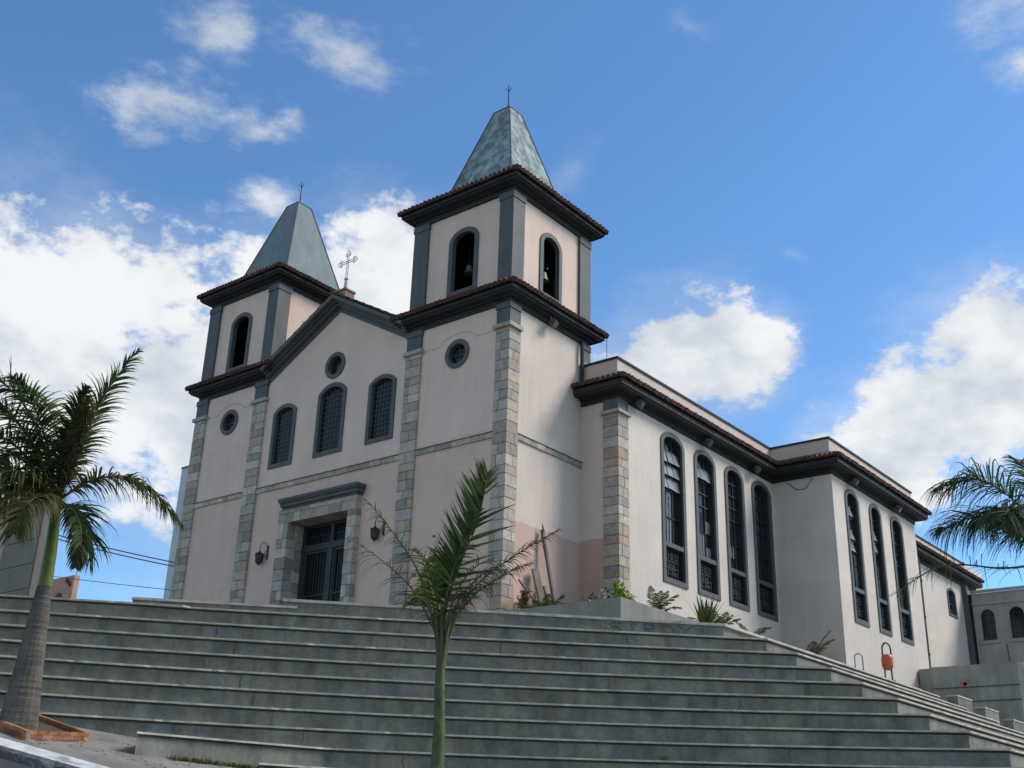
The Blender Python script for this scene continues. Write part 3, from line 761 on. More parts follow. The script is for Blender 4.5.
# eaves: frieze, stepped soffit and a tile skirt
def slab_L(mb, segs, w, z0, z1):
    for s in segs: mb.box(*s(w), z0, z1)
EV = 9.83
for nm, seg in (('nave_eave', [lambda w: (-.05, NX+w, NY-w, NY+.02), lambda w: (NX-.02, NX+w, NY+.02, TY0-w)]),
                ('transept_eave', [lambda w: (NX+.02, TX+w, TY0-w, TY0+.02), lambda w: (TX-.02, TX+w, TY0+.02, TY1+w), lambda w: (RX, TX-.02, TY1-.02, TY1+w)]),
                ('rear_eave', [lambda w: (RX-.02, RX+w, TY1+.7, 44.6)])):
    k = MB()
    for w, z0, z1 in ((.05, 9.20, 9.40), (.14, 9.40, 9.47), (.50, 9.47, 9.54), (.56, 9.54, 9.74)): slab_L(k, seg, w, z0, z1)
    cpart(k, nm, M['eave'])
k = MB(); e_ = .63
tile_skirt(k, -.1, NX+e_, NY-e_, TY0-e_, EV-.04, -.1, NX, NY, TY0-e_+.6, EV+.25, 'fr')
cpart(k, 'tile_eave', M['tile'])
k = MB(); tile_skirt(k, NX+e_*.5, TX+e_, TY0-e_, TY1+e_, EV-.04, NX, TX, TY0, TY1, EV+.25, 'frb'); cpart(k, 'tile_eave', M['tile'])
k = MB(); tile_skirt(k, RX, RX+e_, TY1+.7, 44.6, EV-.04, RX, RX, TY1+.7, 44.0, EV+.25, 'r'); cpart(k, 'tile_eave', M['tile'])
# corner pier of the nave
stone_pier(NX-.595, NX+.06, NY-.06, NY+.60, Z0, 8.66, church)
k = MB(); k.box(NX-.69, NX+.16, NY-.16, NY+.69, 8.66, 8.78); cpart(k, 'pier_cap', M['cap'])
k = MB(); k.box(NX-.595, NX+.07, NY-.07, NY+.60, 8.78, 9.22); cpart(k, 'pier_block', M['trim'])

# tall windows
def tall_window(pl, u0, u1, tilt, lit, seed):
    rnd = random.Random(seed)
    z0, zs, za = WZ; zt = 4.38
    f = MB(); ring(f, pl, arch(u0-.02, u1+.02, z0-.02, zs, za+.02), arch(u0, u1, z0, zs, za, inset=.17), -.045, .05)
    bar(f, pl, u0+.165, u1-.165, zt, zt+.17, -.20, .02)
    fr = cpart(f, 'window', M['trim'])
    f = MB(); ring(f, pl, arch(u0+.01, u1-.01, z0+.01, zs, za-.01), arch(u0, u1, z0, zs, za, inset=.165), -.26, -.05); cpart(f, 'jamb', M['eave'], fr)  # dark jamb colour stands for shade inside the deep window reveal
    ui0, ui1 = u0+.17, u1-.17; W = ui1-ui0
    # glass, upper and lower
    p = MB(); fill(p, pl, arch(u0, u1, zt+.02, zs, za, inset=.13), (), -.235); cpart(p, 'pane', M['glass'], fr)
    p = MB(); fill(p, pl, rect(ui0-.03, ui1+.03, z0+.14, zt+.03), (), -.236); cpart(p, 'pane', M['dark'], fr)
    zb = zt+.17; H = za-.17-zb; rows = 8
    zr = [zb+H*k/rows for k in range(rows+1)]
    g = MB()
    for k in range(1, rows):
        hw = W/2 if zr[k] < zs else W/2*math.sqrt(max(.05, 1-((zr[k]-zs)/(za-.17-zs))**2))
        if k in (1, 3): continue
        th_ = .022 if k > 3 else .010
        c_ = (ui0+ui1)/2; bar(g, pl, c_-hw, c_+hw, zr[k]-th_, zr[k]+th_, -.232, -.17)
    for k in (1, 2):
        u = ui0+W*k/3; bar(g, pl, u-.016, u+.016, zb, za-.25, -.228, -.18)
    for u in (ui0+W*.17, ui0+W*.5): bar(g, pl, u-.008, u+.008, zb, zb+H*.45, -.215, -.185)
    cpart(g, 'glazing_bars', M['iron'], fr)
    # lower lattice
    g = MB(); h = zt-z0-.17; zz = z0+.17
    for k in range(1, 6): u = ui0+W*k/6; bar(g, pl, u-.013, u+.013, zz, zz+h, -.18, -.15)
    for k in range(1, 5): z = zz+h*k/5; bar(g, pl, ui0, ui1, z-.013, z+.013, -.178, -.152)
    g2 = MB(); bar(g2, pl, ui0+W*.5-.008, ui0+W*.5+.008, zz+h*.1, zz+h*.95, -.172, -.138)
    for a, c_, q, w in ((1, 2, 1.2, 2), (2, 4, 1.6, 2.4), (3, 5, 1.2, 2), (1, 2, 3.4, 4.4), (2.6, 3.4, 3.4, 4.4), (4, 5, 3.4, 4.4)):
        lo = rect(ui0+W*a/6, ui0+W*c_/6, zz+h*q/5, zz+h*w/5); li = rect(ui0+W*a/6+.022, ui0+W*c_/6-.022, zz+h*q/5+.022, zz+h*w/5-.022); ring(g2, pl, lo, li, -.175, -.135)
    cpart(g, 'grille', M['iron'], fr); cpart(g2, 'grille_ornament', M['ornament'], fr)
    # panes given a pale colour that stands for the mirrored sky
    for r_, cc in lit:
        p = MB(); a = ui0+W*cc/3+.02; bar(p, pl, a, a+W/3-.02, zr[r_]+.005, zr[r_+1]-.005, -.233, -.228); cpart(p, 'pane', M['painted_reflection'], fr)
    # hopper panes tilted outwards at the top
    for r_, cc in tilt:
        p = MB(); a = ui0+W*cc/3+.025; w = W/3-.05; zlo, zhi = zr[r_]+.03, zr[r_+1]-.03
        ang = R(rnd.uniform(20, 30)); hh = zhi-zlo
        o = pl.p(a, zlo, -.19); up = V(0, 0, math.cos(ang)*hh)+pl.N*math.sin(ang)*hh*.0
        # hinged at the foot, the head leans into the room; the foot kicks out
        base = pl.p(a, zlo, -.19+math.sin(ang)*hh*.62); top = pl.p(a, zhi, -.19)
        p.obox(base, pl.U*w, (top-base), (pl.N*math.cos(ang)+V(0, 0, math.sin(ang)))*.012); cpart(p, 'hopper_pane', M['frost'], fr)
    return fr
allp = lambda *rows: [(r_, c_) for r_ in rows for c_ in range(3)]
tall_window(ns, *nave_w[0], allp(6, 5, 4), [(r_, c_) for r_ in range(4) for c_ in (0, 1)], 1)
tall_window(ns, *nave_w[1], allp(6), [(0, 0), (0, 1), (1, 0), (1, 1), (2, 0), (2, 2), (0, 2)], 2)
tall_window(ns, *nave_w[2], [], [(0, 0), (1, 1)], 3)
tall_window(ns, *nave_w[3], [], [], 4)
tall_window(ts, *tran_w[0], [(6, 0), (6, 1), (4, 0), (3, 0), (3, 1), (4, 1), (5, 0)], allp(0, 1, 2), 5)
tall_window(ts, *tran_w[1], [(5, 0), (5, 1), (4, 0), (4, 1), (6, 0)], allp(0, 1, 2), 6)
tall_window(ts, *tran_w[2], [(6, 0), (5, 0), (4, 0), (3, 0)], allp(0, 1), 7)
f = MB(); ring(f, rs, arch(39.18, 40.62, 6.98, 8.3, 8.67), arch(39.2, 40.6, 7.0, 8.3, 8.65, inset=.12), -.26, .05); fr = cpart(f, 'window', M['trim'])
p = MB(); fill(p, rs, arch(39.2, 40.6, 7.0, 8.3, 8.65, inset=.1), (), -.22); cpart(p, 'pane', M['glass'], fr)
k = MB()
for z in (7.4, 7.8, 8.2): bar(k, rs, 39.3, 40.5, z-.015, z+.015, -.2, -.17)
bar(k, rs, 39.88, 39.92, 7.1, 8.5, -.201, -.172); cpart(k, 'grille', M['greyiron'], fr)
# downpipes
k = MB(); k.tube([V(RX+.12, 34.3, -1), V(RX+.12, 34.3, 9.4)], .15, 8)
for z in (2, 4, 6, 8): k.tube([V(RX+.12, 34.3, z), V(RX+.12, 34.3, z+.1)], .18, 8)
cpart(k, 'drainpipe', M['iron'])
k = MB(); k.box(RX+.004, RX+.3, 42.0, 42.26, -1, 9.2); cpart(k, 'drainpipe', M['trim'])
k = MB(); k.tube([V(.06, 4.36, 9.6), V(.06, 4.36, 11.85)], .075, 8); cpart(k, 'drainpipe', M['eave'])
# thin loose cables on the walls
k = MB(); k.tube([V(XL1-.06, 1.6, 15.2), V(XL1-.06, 2.1, 14.98), V(XL1-.06, 2.8, 14.95), V(XL1-.06, 3.6, 15.15)], .014, 5); k.tube([V(2.3, TY0-.02, 9.1), V(2.7, TY0-.02, 8.75), V(3.1, TY0-.02, 8.7), V(3.5, TY0-.02, 9.15)], .014, 5)
k.tube([V(.46, 5.44, 12.3), V(.47, 5.46, 10.6)], .012, 5)
cpart(k, 'loose_wire', M['cable'])

# ------------------------------------------------------------------ fittings on the church
def bell(loc, s, label):
    t = thing('bell', loc, label, 'bell', 'bells in the right tower')
    b = MB(); o = Vector(loc)
    b.lathe(o, [(.36*s, -.62*s), (.33*s, -.60*s), (.25*s, -.42*s), (.20*s, -.2*s), (.17*s, -.06*s), (.10*s, 0), (0, .01*s)], 20); b.build('bell_body', M['bronze'], t, smooth=True)
    b = MB(); b.tube([o+V(0, 0, -.3*s), o+V(0, 0, -.70*s)], .02*s, 6); b.lathe(o+V(0, 0, -.76*s), [(0, -.06*s), (.05*s, -.02*s), (.05*s, .03*s), (0, .06*s)], 8); b.build('clapper', M['iron'], t)
    b = MB(); b.tube([o-V(0, 0, .01), V(o.x, o.y, 16.48)], .025, 6); b.tube([o+V(-.3*s, 0, .1), o+V(.3*s, 0, .1)], .06*s, 8); b.build('hanger', M['iron'], t)
bell((-2.93, 1.0, 14.58), .62, 'pale bell hanging low in the front belfry arch of the right tower')
bell((-.50, 2.56, 14.22), .62, 'pale bell half hidden behind the frame of the side belfry arch of the right tower')

def lantern(x, z, label):
    t = thing('wall_lantern', (x, .1, z), label, 'lantern', 'lanterns beside the church door')
    y = .09
    a = MB(); a.box(x+.10, x+.19, y-.05, y, z-.35, z+.36)
    a.tube([V(x+.145, y-.03, z+.25)]+[V(x+.145-.19*(1-math.cos(math.pi*k/10)), y-.05-.17*math.sin(math.pi*k/20), z+.30+.26*math.sin(math.pi*k/10)) for k in range(11)]+[V(x-.235, y-.22, z+.1)], .022, 6)
    a.tube([V(x+.145, y-.03, z-.2), V(x+.02, y-.15, z-.05), V(x+.12, y-.08, z+.1)], .016, 6)
    a.build('bracket', M['iron'], t)
    c_ = V(x-.235, y-.22, z-.02)
    l = MB(); l.lathe(c_, [(.0, .16), (.05, .14), (.05, .08), (.20, .0), (.235, -.04), (.20, -.05)], 6); l.lathe(c_, [(.15, -.50), (.05, -.58), (.0, -.66)], 6)
    for k in range(6):
        an = 2*math.pi*k/6; d = V(math.cos(an), math.sin(an), 0); l.tube([c_+d*.205-V(0, 0, .05), c_+d*.15-V(0, 0, .50)], .018, 5)
    l.build('lantern_cage', M['iron'], t)
    g_ = MB(); g_.lathe(c_, [(.19, -.05), (.135, -.50)], 6); g_.build('lantern_glass', M['lampglass'], t); t.scale = (.76, .76, .76)
lantern(-12.05, 4.22, 'black wrought wall lantern between the second pier and the left door jamb')
lantern(-5.72, 4.32, 'black wrought wall lantern right of the door, behind the young palm fronds')

def floodlight(loc, label, az=20):
    t = thing('floodlight', loc, label, 'floodlight', 'floodlights under the eaves'); o = Vector(loc)
    b = MB(); n = V(math.cos(R(az)), math.sin(R(az)), -.75).normalized(); u = V(-math.sin(R(az)), math.cos(R(az)), 0); w = n.cross(u)
    b.obox(o-u*.24-w*.17-n*.10, u*.48, w*.34, n*.16); b.obox(o-u*.16-w*.11-n*.24, u*.32, w*.22, n*.14); b.build('housing', M['housing'], t)
    g_ = MB(); g_.obox(o-u*.20-w*.13+n*.062, u*.40, w*.26, n*.012); g_.build('lens', M['lens'], t)
    k = MB(); k.tube([o-u*.27, o-u*.27-n*.2+V(0, 0, .12), o+V(0, 0, .30)-n*.2, o+u*.27-n*.2+V(0, 0, .12), o+u*.27], .018, 5); k.build('bracket', M['iron'], t); t.scale = (.8, .8, .8)
floodlight((.30, 2.25, 11.70), 'grey floodlight under the lower eave on the side of the right tower')
for y, s in ((5.55, 'nearest the stone corner pier of the nave'), (10.75, 'between the second and third tall nave windows'), (15.0, 'above the fourth tall nave window by the transept corner')):
    floodlight((1.93, y, 9.22), 'grey floodlight under the nave eave, '+s)
for y, s in ((18.95, 'above the nearest tall transept window'), (24.1, 'above the farthest tall transept window')):
    floodlight((4.72, y, 9.22), 'grey floodlight under the transept eave, '+s)

# ------------------------------------------------------------------ staircase and terrace
TH = .81297
EX, EY = math.cos(TH), math.sin(TH)          # along the steps
NXv, NYv = math.sin(TH), -math.cos(TH)       # towards the street
def en(e, n, z=0): return V(EX*e+NXv*n, EY*e+NYv*n, z)
RISE = .46
def dline(k, e):
    """distance of step edge k from the church corner, measured towards the street"""
    ee = max(e, -13.0)
    q = -.135+.0085*ee+.00186*ee*ee
    d = 4.05+k*(.546+q)
    if k == 1 and e < -9: d += .15
    if k >= 9: d += max(0, (-5.0-e))*.45
    return d
XC = [7.05, 8.2, 9.07, 10.03, 10.9, 11.85, 12.7, 13.69, 14.66, 15.6, 16.5, 17.4, 18.3, 19.2]
def corner(k):
    """where the front edge meets the end face X = XC[k]"""
    x = XC[k]; e = 6.
    for _ in range(60):
        n = dline(k, e); f = EX*e+NXv*n-x; e -= f/ (EX+.2)
    return e
YEND = 16.0
def front_curve(k, e0, off=0, e1=None, worn=None):
    e1 = corner(k) if e1 is None else e1
    n = 26 if worn is None else int((e1-e0)/.16); out = []; full = off
    for i in range(n+1):
        if worn is not None and 0 < i < n: off = full+worn.uniform(-.010, .006)-(worn.uniform(.02, .055) if worn.random() < .035 else 0)
        e = e0+(e1-e0)*i/n; p = en(e, dline(k, e)+off); out.append((p.x, p.y))
    return out
stairs = thing('staircase', en(0, 8, -4), 'broad grey-green concrete staircase with worn step edges coloured pale as if sunlit in front of the church', 'staircase')
ESTART = {0: -6.6, 9: -8.95, 10: -6.45, 11: -3.6, 12: -.5, 13: 2.5}
def step(k):
    e0 = ESTART.get(k, -30.); ec = corner(k); zt = -RISE*k
    def outline(off, wob=0):
        f = front_curve(k, e0, off, None, random.Random(k*7+3) if wob else None)
        so = min(off, .012); f[-1] = (f[-1][0]+so, f[-1][1]) if off else f[-1]
        x = XC[k]+so
        ye = YEND+k*.35
        back = [(x, ye), (XC[k]-1.4, ye)]
        inner = front_curve(k, e0, -1.25, ec-1.0)
        inner = [(px, py) for px, py in inner if px < XC[k]-1.45]
        return f+back+inner[::-1]
    b = MB(); b.prism(outline(0), zt-3.0 if k >= 8 else zt-1.6, zt-.095); b.prism(outline(-.09), zt-.2, zt-.0425); s = b.build('step', M['concrete'], stairs)
    nb = MB(); nb.prism(outline(.085, 1), zt-.042, zt); nb.build('nosing', M['nosing'], s)
    return s
for k in range(1, 14): step(k)
# half-height slab on the left of the landing
b = MB(); f = front_curve(0, -10.6, .02, -6.2); bk = front_curve(0, -10.6, -6, -6.2); b.prism(f+bk[::-1], -1.6, -.255); s = b.build('step', M['concrete'], stairs)
nb = MB(); f = front_curve(0, -10.62, .07, -6.2); nb.prism(f+bk[::-1], -.255, -.19); nb.build('nosing', M['nosing'], s)
# joints and cracks in the risers
for k, es in ((1, (-1.9, 3.0)), (2, (-8.2, -.6)), (3, (-7.6, 1.5)), (4, (-8.3, 2.2)), (5, (-7.3, 5.5)), (6, (-6.9, -2.)), (7, (-6.4, 3.3)), (8, (-5.6, .5, 6.1)), (9, (-3.2, 4.2))):
    for e in es:
        p = [en(e+random.uniform(-.02, .02)*j, dline(k, e)+.004, -RISE*k-.08-.36*j/4) for j in range(5)]; cr = MB(); cr.tube(p, .012, 4); cr.build('joint', M['kerbs'], stairs)
# terrace (landing) that carries the church
b = MB(); fr0 = front_curve(0, -6.6); outl = fr0+[(XC[0], 17.6), (4.6, 17.6), (4.6, 60), (-34, 60), (-34, -8), (-16, -8)]
p1 = en(-6.6, dline(0, -6.6)-5.2); outl += [(p1.x, p1.y)]
b.prism(outl, -3, -.075); ter = b.build('terrace', M['concrete']); tag(ter, 'grey concrete landing at the top of the staircase in front of the church', 'terrace', kind='structure')
nb = MB(); f = front_curve(0, -6.6, .055); f[-1] = (f[-1][0]+.055, f[-1][1])
nb.prism(f+[(XC[0]+.055, 17.6), (4.6, 17.6), (4.6, 60), (-34, 60), (-34, -8), (-16, -8), (p1.x, p1.y)], -.075, 0); nb.build('nosing', M['nosing'], ter)
# faded scrawl on the top riser: S I K D Y
def scrawl(strokes, e0, k, z0, h, w, rad, m, name):
    g_ = MB()
    for i, st in enumerate(strokes):
        for line in st:
            pts = []
            for u, v_ in line:
                e = e0+i*w*1.25+u*w; pts.append(en(e, dline(k, e)+.003, z0+v_*h))
            g_.tube(pts, rad, 4)
    return g_.build(name, m, stairs)
LET = {'S': [[(1, .9), (.5, 1), (.1, .8), (.3, .55), (.8, .45), (1, .2), (.5, 0), (0, .1)]], 'I': [[(.5, 0), (.5, 1)]], 'K': [[(.1, 0), (.1, 1)], [(.9, 1), (.15, .5), (1, 0)]], 'D': [[(.1, 0), (.1, 1), (.7, .85), (.95, .5), (.7, .1), (.1, 0)]], 'Y': [[(0, 1), (.5, .5), (1, 1)], [(.5, .5), (.4, 0)]], 'R': [[(.1, 0), (.1, 1), (.8, .9), (.8, .6), (.1, .5), (.9, 0)]]}
scrawl([LET[c_] for c_ in 'SIRDY'], 2.55, 0, -.40, .27, .42, .02, M['spray'], 'scrawl')
# low blocks beyond the far end of the steps
for i, (x0, x1, y, z) in enumerate(((8.22, 8.64, 17.0, -.36), (9.09, 9.48, 17.35, -.80), (9.96, 10.34, 17.7, -1.24))):
    b = MB(); b.box(x0+.03, x1, y+.03, y+1.7, z-1.5, z-.05); o = b.build('concrete_block', M['concrete'], origin=(x0, y, z-1.5))
    tag(o, ('low concrete block at the far end of the steps, nearest the red bin', 'low concrete block at the far end of the steps, middle of the three', 'low concrete block at the far end of the steps, lowest and farthest right')[i], 'block', 'concrete blocks at the far end of the steps')
    b = MB(); b.box(x0, x1+.02, y, y+1.7, z-.05, z); b.build('nosing', M['nosing'], o)

# planter beside the right tower
pl_ = thing('raised_planter', (4.4, .1, 0), 'low grey rendered planter wall round the corner of the nave', 'planter')
b = MB(); b.box(.1, 4.48, .12, .34, -.3, .80); b.box(4.26, 4.482, .342, 16.6, -.3, .80); b.build('planter_wall', M['planterc'], pl_)
b = MB(); b.box(.05, 4.26, .34, 17.05, -.3, .70); b.build('soil', M['soil'], pl_)

# ------------------------------------------------------------------ ground, pavement, kerb, road
def gz(e, n):
    ee = min(max(e, -24), 34)
    z = -4.3-.17*(ee+9.1)
    nn = max(n, 8.0)
    z -= .2*(min(nn, 18)-8.8)+.045*(max(nn, 18)-18 if nn < 60 else 42)
    return z
def sheet(name, m, efun, nrange, lift, label, es=None, ns_=None, drop=0):
    b = MB(); es = es or [-26+i*1.0 for i in range(62)]
    rows = []
    for e in es:
        n0, n1 = efun(e); cnt = ns_ or 8
        rows.append([en(e, n0+(n1-n0)*j/cnt, gz(e, n0+(n1-n0)*j/cnt)+lift-drop) for j in range(cnt+1)])
    b.grid(rows); o = b.build(name, m); tag(o, label, name, kind='structure'); return o
kin = lambda e: 11.55+.28*(max(e, -24)+11.2) if e < 12 else 11.55+.28*23.2
kout = lambda e: kin(e)+.72
sheet('pavement', M['pave'], lambda e: (7.0, kin(e)+.02), 0, .0, 'worn sloping pavement at the foot of the steps', ns_=10)
# kerb: whitewashed top with a broken stone face
kb = MB(); es = [-26+i*.25 for i in range(200)]
rnd = random.Random(3)
kbr = [rnd.choice((0, 0, 0, .03, .10)) for _ in es]
rows = []
for e, q in zip(es, kbr):
    q2 = q+rnd.uniform(0, .03)
    a = en(e, kin(e), gz(e, kin(e))+.012); c_ = en(e, kout(e)-.10-q2, gz(e, kout(e))+.012); d_ = en(e, kout(e)-q2*.6, gz(e, kout(e))-.05-q2*.5); f_ = en(e, kout(e)+.05, gz(e, kout(e))-.22)
    rows.append((a, c_, d_, f_))
kb.grid([(r_[0], r_[1]) for r_ in rows]); kb.cur = 1; kb.grid([(r_[1], r_[2], r_[3]) for r_ in rows])
o = kb.build('kerb', [M['kerbw'], M['kerbs']]); tag(o, 'whitewashed kerb with a broken stone face along the sloping street', 'kerb', kind='structure')
sheet('road', M['asphalt'], lambda e: (kout(e)-.2, 46), 0, 0, 'sloping asphalt street', ns_=26, drop=.2)
# ground sheet to the horizon
b = MB(); es = [-900, -500, -250, -120, -60, -40, -30]+[-26+i*4 for i in range(17)]+[50, 70, 120, 250, 500, 900]; nsx = [900, 500, 250, 120, 80, 60, 50, 40, 30, 18, 14, 8, 2, -20, -60, -120, -250, -500, -900]
def far(e, n): return gz(e, n)-.6 if n > -1 else min(gz(e, 8), -2.2)-.6
b.grid([[en(e, n, far(e, n)) for n in nsx] for e in es]); o = b.build('ground', M['ground']); tag(o, 'bare sloping ground round the church hill', 'ground', kind='structure')

# ------------------------------------------------------------------ annex and walls on the right
AY = 42.3
an = thing('annex_building', (6, AY, 0), 'grey rendered annex with small dark arched windows behind the church', 'building')
ap = Plane((0, AY, 0), (1, 0, 0), (0, -1, 0)); aw = [(2.52, 3.47), (4.16, 5.12), (6.0, 6.95), (7.8, 8.75)]
b = MB(); wall(b, ap, rect(RX+.45, 11, -7, 8.7), [arch(a, c_, 5.83, 7.3, 7.78) for a, c_ in aw], .3)
b.face([V(11, AY, -7), V(11, 56, -7), V(11, 56, 8.7), V(11, AY, 8.7)]); b.face([V(RX, AY, 8.7), V(11, AY, 8.7), V(11, 56, 8.7), V(RX, 56, 8.7)]); b.face([V(11, 56, -7), V(RX, 56, -7), V(RX, 56, 8.7), V(11, 56, 8.7)]); b.face([V(RX, 56, -7), V(RX, 46.6, -7), V(RX, 46.6, 8.7), V(RX, 56, 8.7)])
b.build('wall', M['annex'], an)
b = MB(); b.box(RX+.45, 11.2, AY-.22, AY+.02, 8.72, 8.86); b.box(RX+.45, 11.1, AY-.10, AY+.02, 8.0, 8.14); b.build('cornice', M['cap'], an)
for a, c_ in aw:
    f = MB(); ring(f, ap, arch(a-.02, c_+.02, 5.81, 7.3, 7.8), arch(a, c_, 5.83, 7.3, 7.78, inset=.06), -.25, .03); bar(f, ap, a-.1, c_+.1, 5.70, 5.80, -.05, .09); w = f.build('window', M['annex'], an)
    p = MB(); fill(p, ap, arch(a, c_, 5.83, 7.3, 7.78, inset=.04), (), -.2); p.build('pane', M['glass'], w)
    k = MB()
    for z in (6.2, 6.6, 7.0, 7.4): bar(k, ap, a+.06, c_-.06, z-.012, z+.012, -.19, -.16)
    for j in (1, 2): u = a+(c_-a)*j/3; bar(k, ap, u-.012, u+.012, 5.9, 7.6, -.192, -.162)
    k.build('grille', M['iron'], w)
k = MB(); k.tube([V(3.9, AY-.06, 5.6), V(3.95, AY-.1, 4.6), V(4.25, AY-.1, 3.6), V(4.35, AY-.1, 3.1)], .02, 5); k.build('loose_wire', M['cable'], an)
rw = thing('retaining_wall', (6.9, 25, -2), 'stained grey concrete wall block at the foot of the transept', 'wall')
b = MB(); b.prism([(5.10, 25.0), (8.83, 25.0), (9.05, 25.25), (9.05, 32), (4.40, 32), (4.40, 25.35), (4.85, 25.30)], -6, 1.93); b.build('wall', M['boxwall'], rw)
k = MB(); k.box(5.10, 8.86, 24.965, 25.0, .95, .99); k.box(5.10, 8.86, 24.965, 25.0, .33, .37); k.build('ledge', M['kerbs'], rw)
k = MB()
for (x, z, r_) in ((6.42, 1.15, .13), (6.66, 1.18, .12), (6.53, 1.10, .08)): k.prism([(x+r_*math.cos(a*.6), 24.985) for a in range(1)]+[(x, 24.99), (x+.01, 24.992)], z, z+.01) if False else fill(k, Plane((0, 24.997, 0), (1, 0, 0), (0, -1, 0)), [(x+r_*(1+.3*math.sin(3*a))*math.cos(a*math.pi/6), z+r_*1.1*math.sin(a*math.pi/6)) for a in range(12)])
k.build('rust_patch', M['rust'], rw)

# ------------------------------------------------------------------ buildings and cables far left
bd = thing('office_block', (-89, 30, 0), 'pink and grey panelled block behind the left palm', 'building')
# built on its own facade plane, facing the camera
def prism_between(mb, pts, y0, y1):
    a = [V(x, y0, z) for x, z in pts]; b_ = [V(x*1.0, y1, z) for x, z in pts]
    mb.face(a); mb.face(b_[::-1])
    for k in range(len(pts)):
        l = (k+1) % len(pts); mb.face([a[l], a[k], b_[k], b_[l]])
b = MB(); b.box(-104, -83.6, 30, 31.2, -3, 26.0); b.build('wall', M['pinkb'], bd)
k = MB()
for i in range(10): k.box(-91.7, -85.0, 29.86, 30.01, 1.0+i*2.55, 3.45+i*2.55)
k.build('grey_panel', M['greyp'], bd)
k = MB(); k.box(-104.2, -83.5, 29.9, 31.3, 26.0, 26.3); k.build('roof_edge', M['paleb'], bd)
rb = thing('brick_tower_block', (-167, 80, 0), 'low red brick tower block far off, right of the left palm trunk', 'building')
b = MB(); b.box(-171.5, -163.0, 80, 81, -3, 36.3); b.build('wall', M['redb'], rb)
k = MB(); fill(k, Plane((0, 79.9, 0), (1, 0, 0), (0, -1, 0)), [(-168.5, 32.6), (-166.4, 31.9), (-166.2, 33.2), (-167.6, 33.6)]); fill(k, Plane((0, 79.9, 0), (1, 0, 0), (0, -1, 0)), [(-166.0, 35.6), (-163.9, 34.2), (-163.6, 34.9), (-165.2, 36.1)])
k.build('stain', M['redd'], rb)
k = MB(); k.tube([V(-163.4, 80.5, 36.3), V(-163.4, 80.5, 37.6)], .06, 5); k.build('aerial', M['iron'], rb)
hb_ = thing('high_rise', (-130, 80, 0), 'pale blue-grey high-rise behind the left bell tower', 'building')
b = MB(); b.box(-135.4, -126, 80, 83, -3, 51.2); b.build('wall', M['paleb'], hb_)
k = MB(); k.box(-135.5, -125.9, 79.9, 83.1, 51.2, 51.5); k.build('roof_edge', M['greyp'], hb_)
def cable(a, b_, sag, label, r_=.07):
    k = MB(); a, b_ = Vector(a), Vector(b_)
    k.tube([a.lerp(b_, t/20)-V(0, 0, sag*4*(t/20)*(1-t/20)) for t in range(21)], r_, 5); o = k.build('power_cable', M['cable'], origin=a); tag(o, label, 'cable', 'power cables on the left')
cable((-95, 30.4, 25.1), (-45, 30.4, 12.3), .6, 'upper of the two dark power cables between the left palm and the church', .055)
cable((-95, 30.4, 24.75), (-45, 30.4, 12.1), .7, 'lower of the two dark power cables between the left palm and the church', .055)
cable((-95, 30.4, 19.6), (-45, 30.4, 10.9), .2, 'thin pale power cable just above the staircase at the left', .03)

# ------------------------------------------------------------------ palms
def bez(p, t):
    p = [Vector(q) for q in p]
    # Catmull-Rom through four points
    seg = min(2, int(t*3)); u = t*3-seg
    q = [p[0]*2-p[1]]+p+[p[3]*2-p[2]]
    a, b_, c_, d_ = q[seg:seg+4]
    return .5*((2*b_)+(c_-a)*u+(2*a-5*b_+4*c_-d_)*u*u+(3*b_-a-3*c_+d_)*u*u*u)
def frond(parent, pts, nleaf, ll, droop, width, m, seed, lift=.35, rad=.035, start=.18, fwd=.75, miss=0, curl=0, jit=.25, name='frond', sv=None, bias=.5):
    rnd = random.Random(seed); pts = [en(*q) for q in pts]
    mb = MB(); mb.cur = 0
    n = 16; rp = [bez(pts, i/n) for i in range(n+1)]
    mb.tube(rp, [rad*(1-.8*i/n) for i in range(n+1)], 6)
    mb.cur = 1
    for i in range(nleaf):
        t = start+(1-start)*(i+rnd.random())/nleaf
        if rnd.random() < miss: continue
        p = bez(pts, t); T = (bez(pts, min(1, t+.02))-bez(pts, max(0, t-.02))).normalized()
        S = T.cross(V(0, 0, 1)); S = S.normalized() if S.length > .15 else V(EX, EY, 0)
        S = S if sv is None else (V(*sv)-T*V(*sv).dot(T)).normalized()
        Nn = S.cross(T); sg = 1 if rnd.random() < bias else -1
        roll = rnd.uniform(-.45, .45)
        S2 = S*math.cos(roll)+Nn*math.sin(roll)
        env = math.sin(math.pi*min(1, (t-start)/(1-start)*.86+.12))**.6
        L = ll*env*rnd.uniform(.75, 1.12)
        f_ = fwd*(.6+.6*t)
        d = (S2*sg*(1-.25*t)+T*f_+Nn*(lift+rnd.uniform(-jit, jit))).normalized()
        W = width*rnd.uniform(.8, 1.15)
        wd = d.cross(Nn); wd = wd.normalized() if wd.length > .1 else T
        wd = (wd*math.cos(rnd.uniform(-.8, .8))+Nn*math.sin(rnd.uniform(-.8, .8))).normalized()
        prev = p.copy(); rows = []; k = 5; dd = d.copy()
        for s in range(k+1):
            w = W*(1-(s/k)**1.6)*(.55 if s == 0 else 1)+.002
            rows.append((prev-wd*w, prev+wd*w))
            dd = (dd+V(0, 0, -droop*(.25+.5*s/k)*rnd.uniform(.8, 1.2))+T*curl*rnd.uniform(-.3, .3)).normalized(); prev = prev+dd*L/k
        mb.grid(rows)
    return mb.build(name, [M['stem'], m], parent)
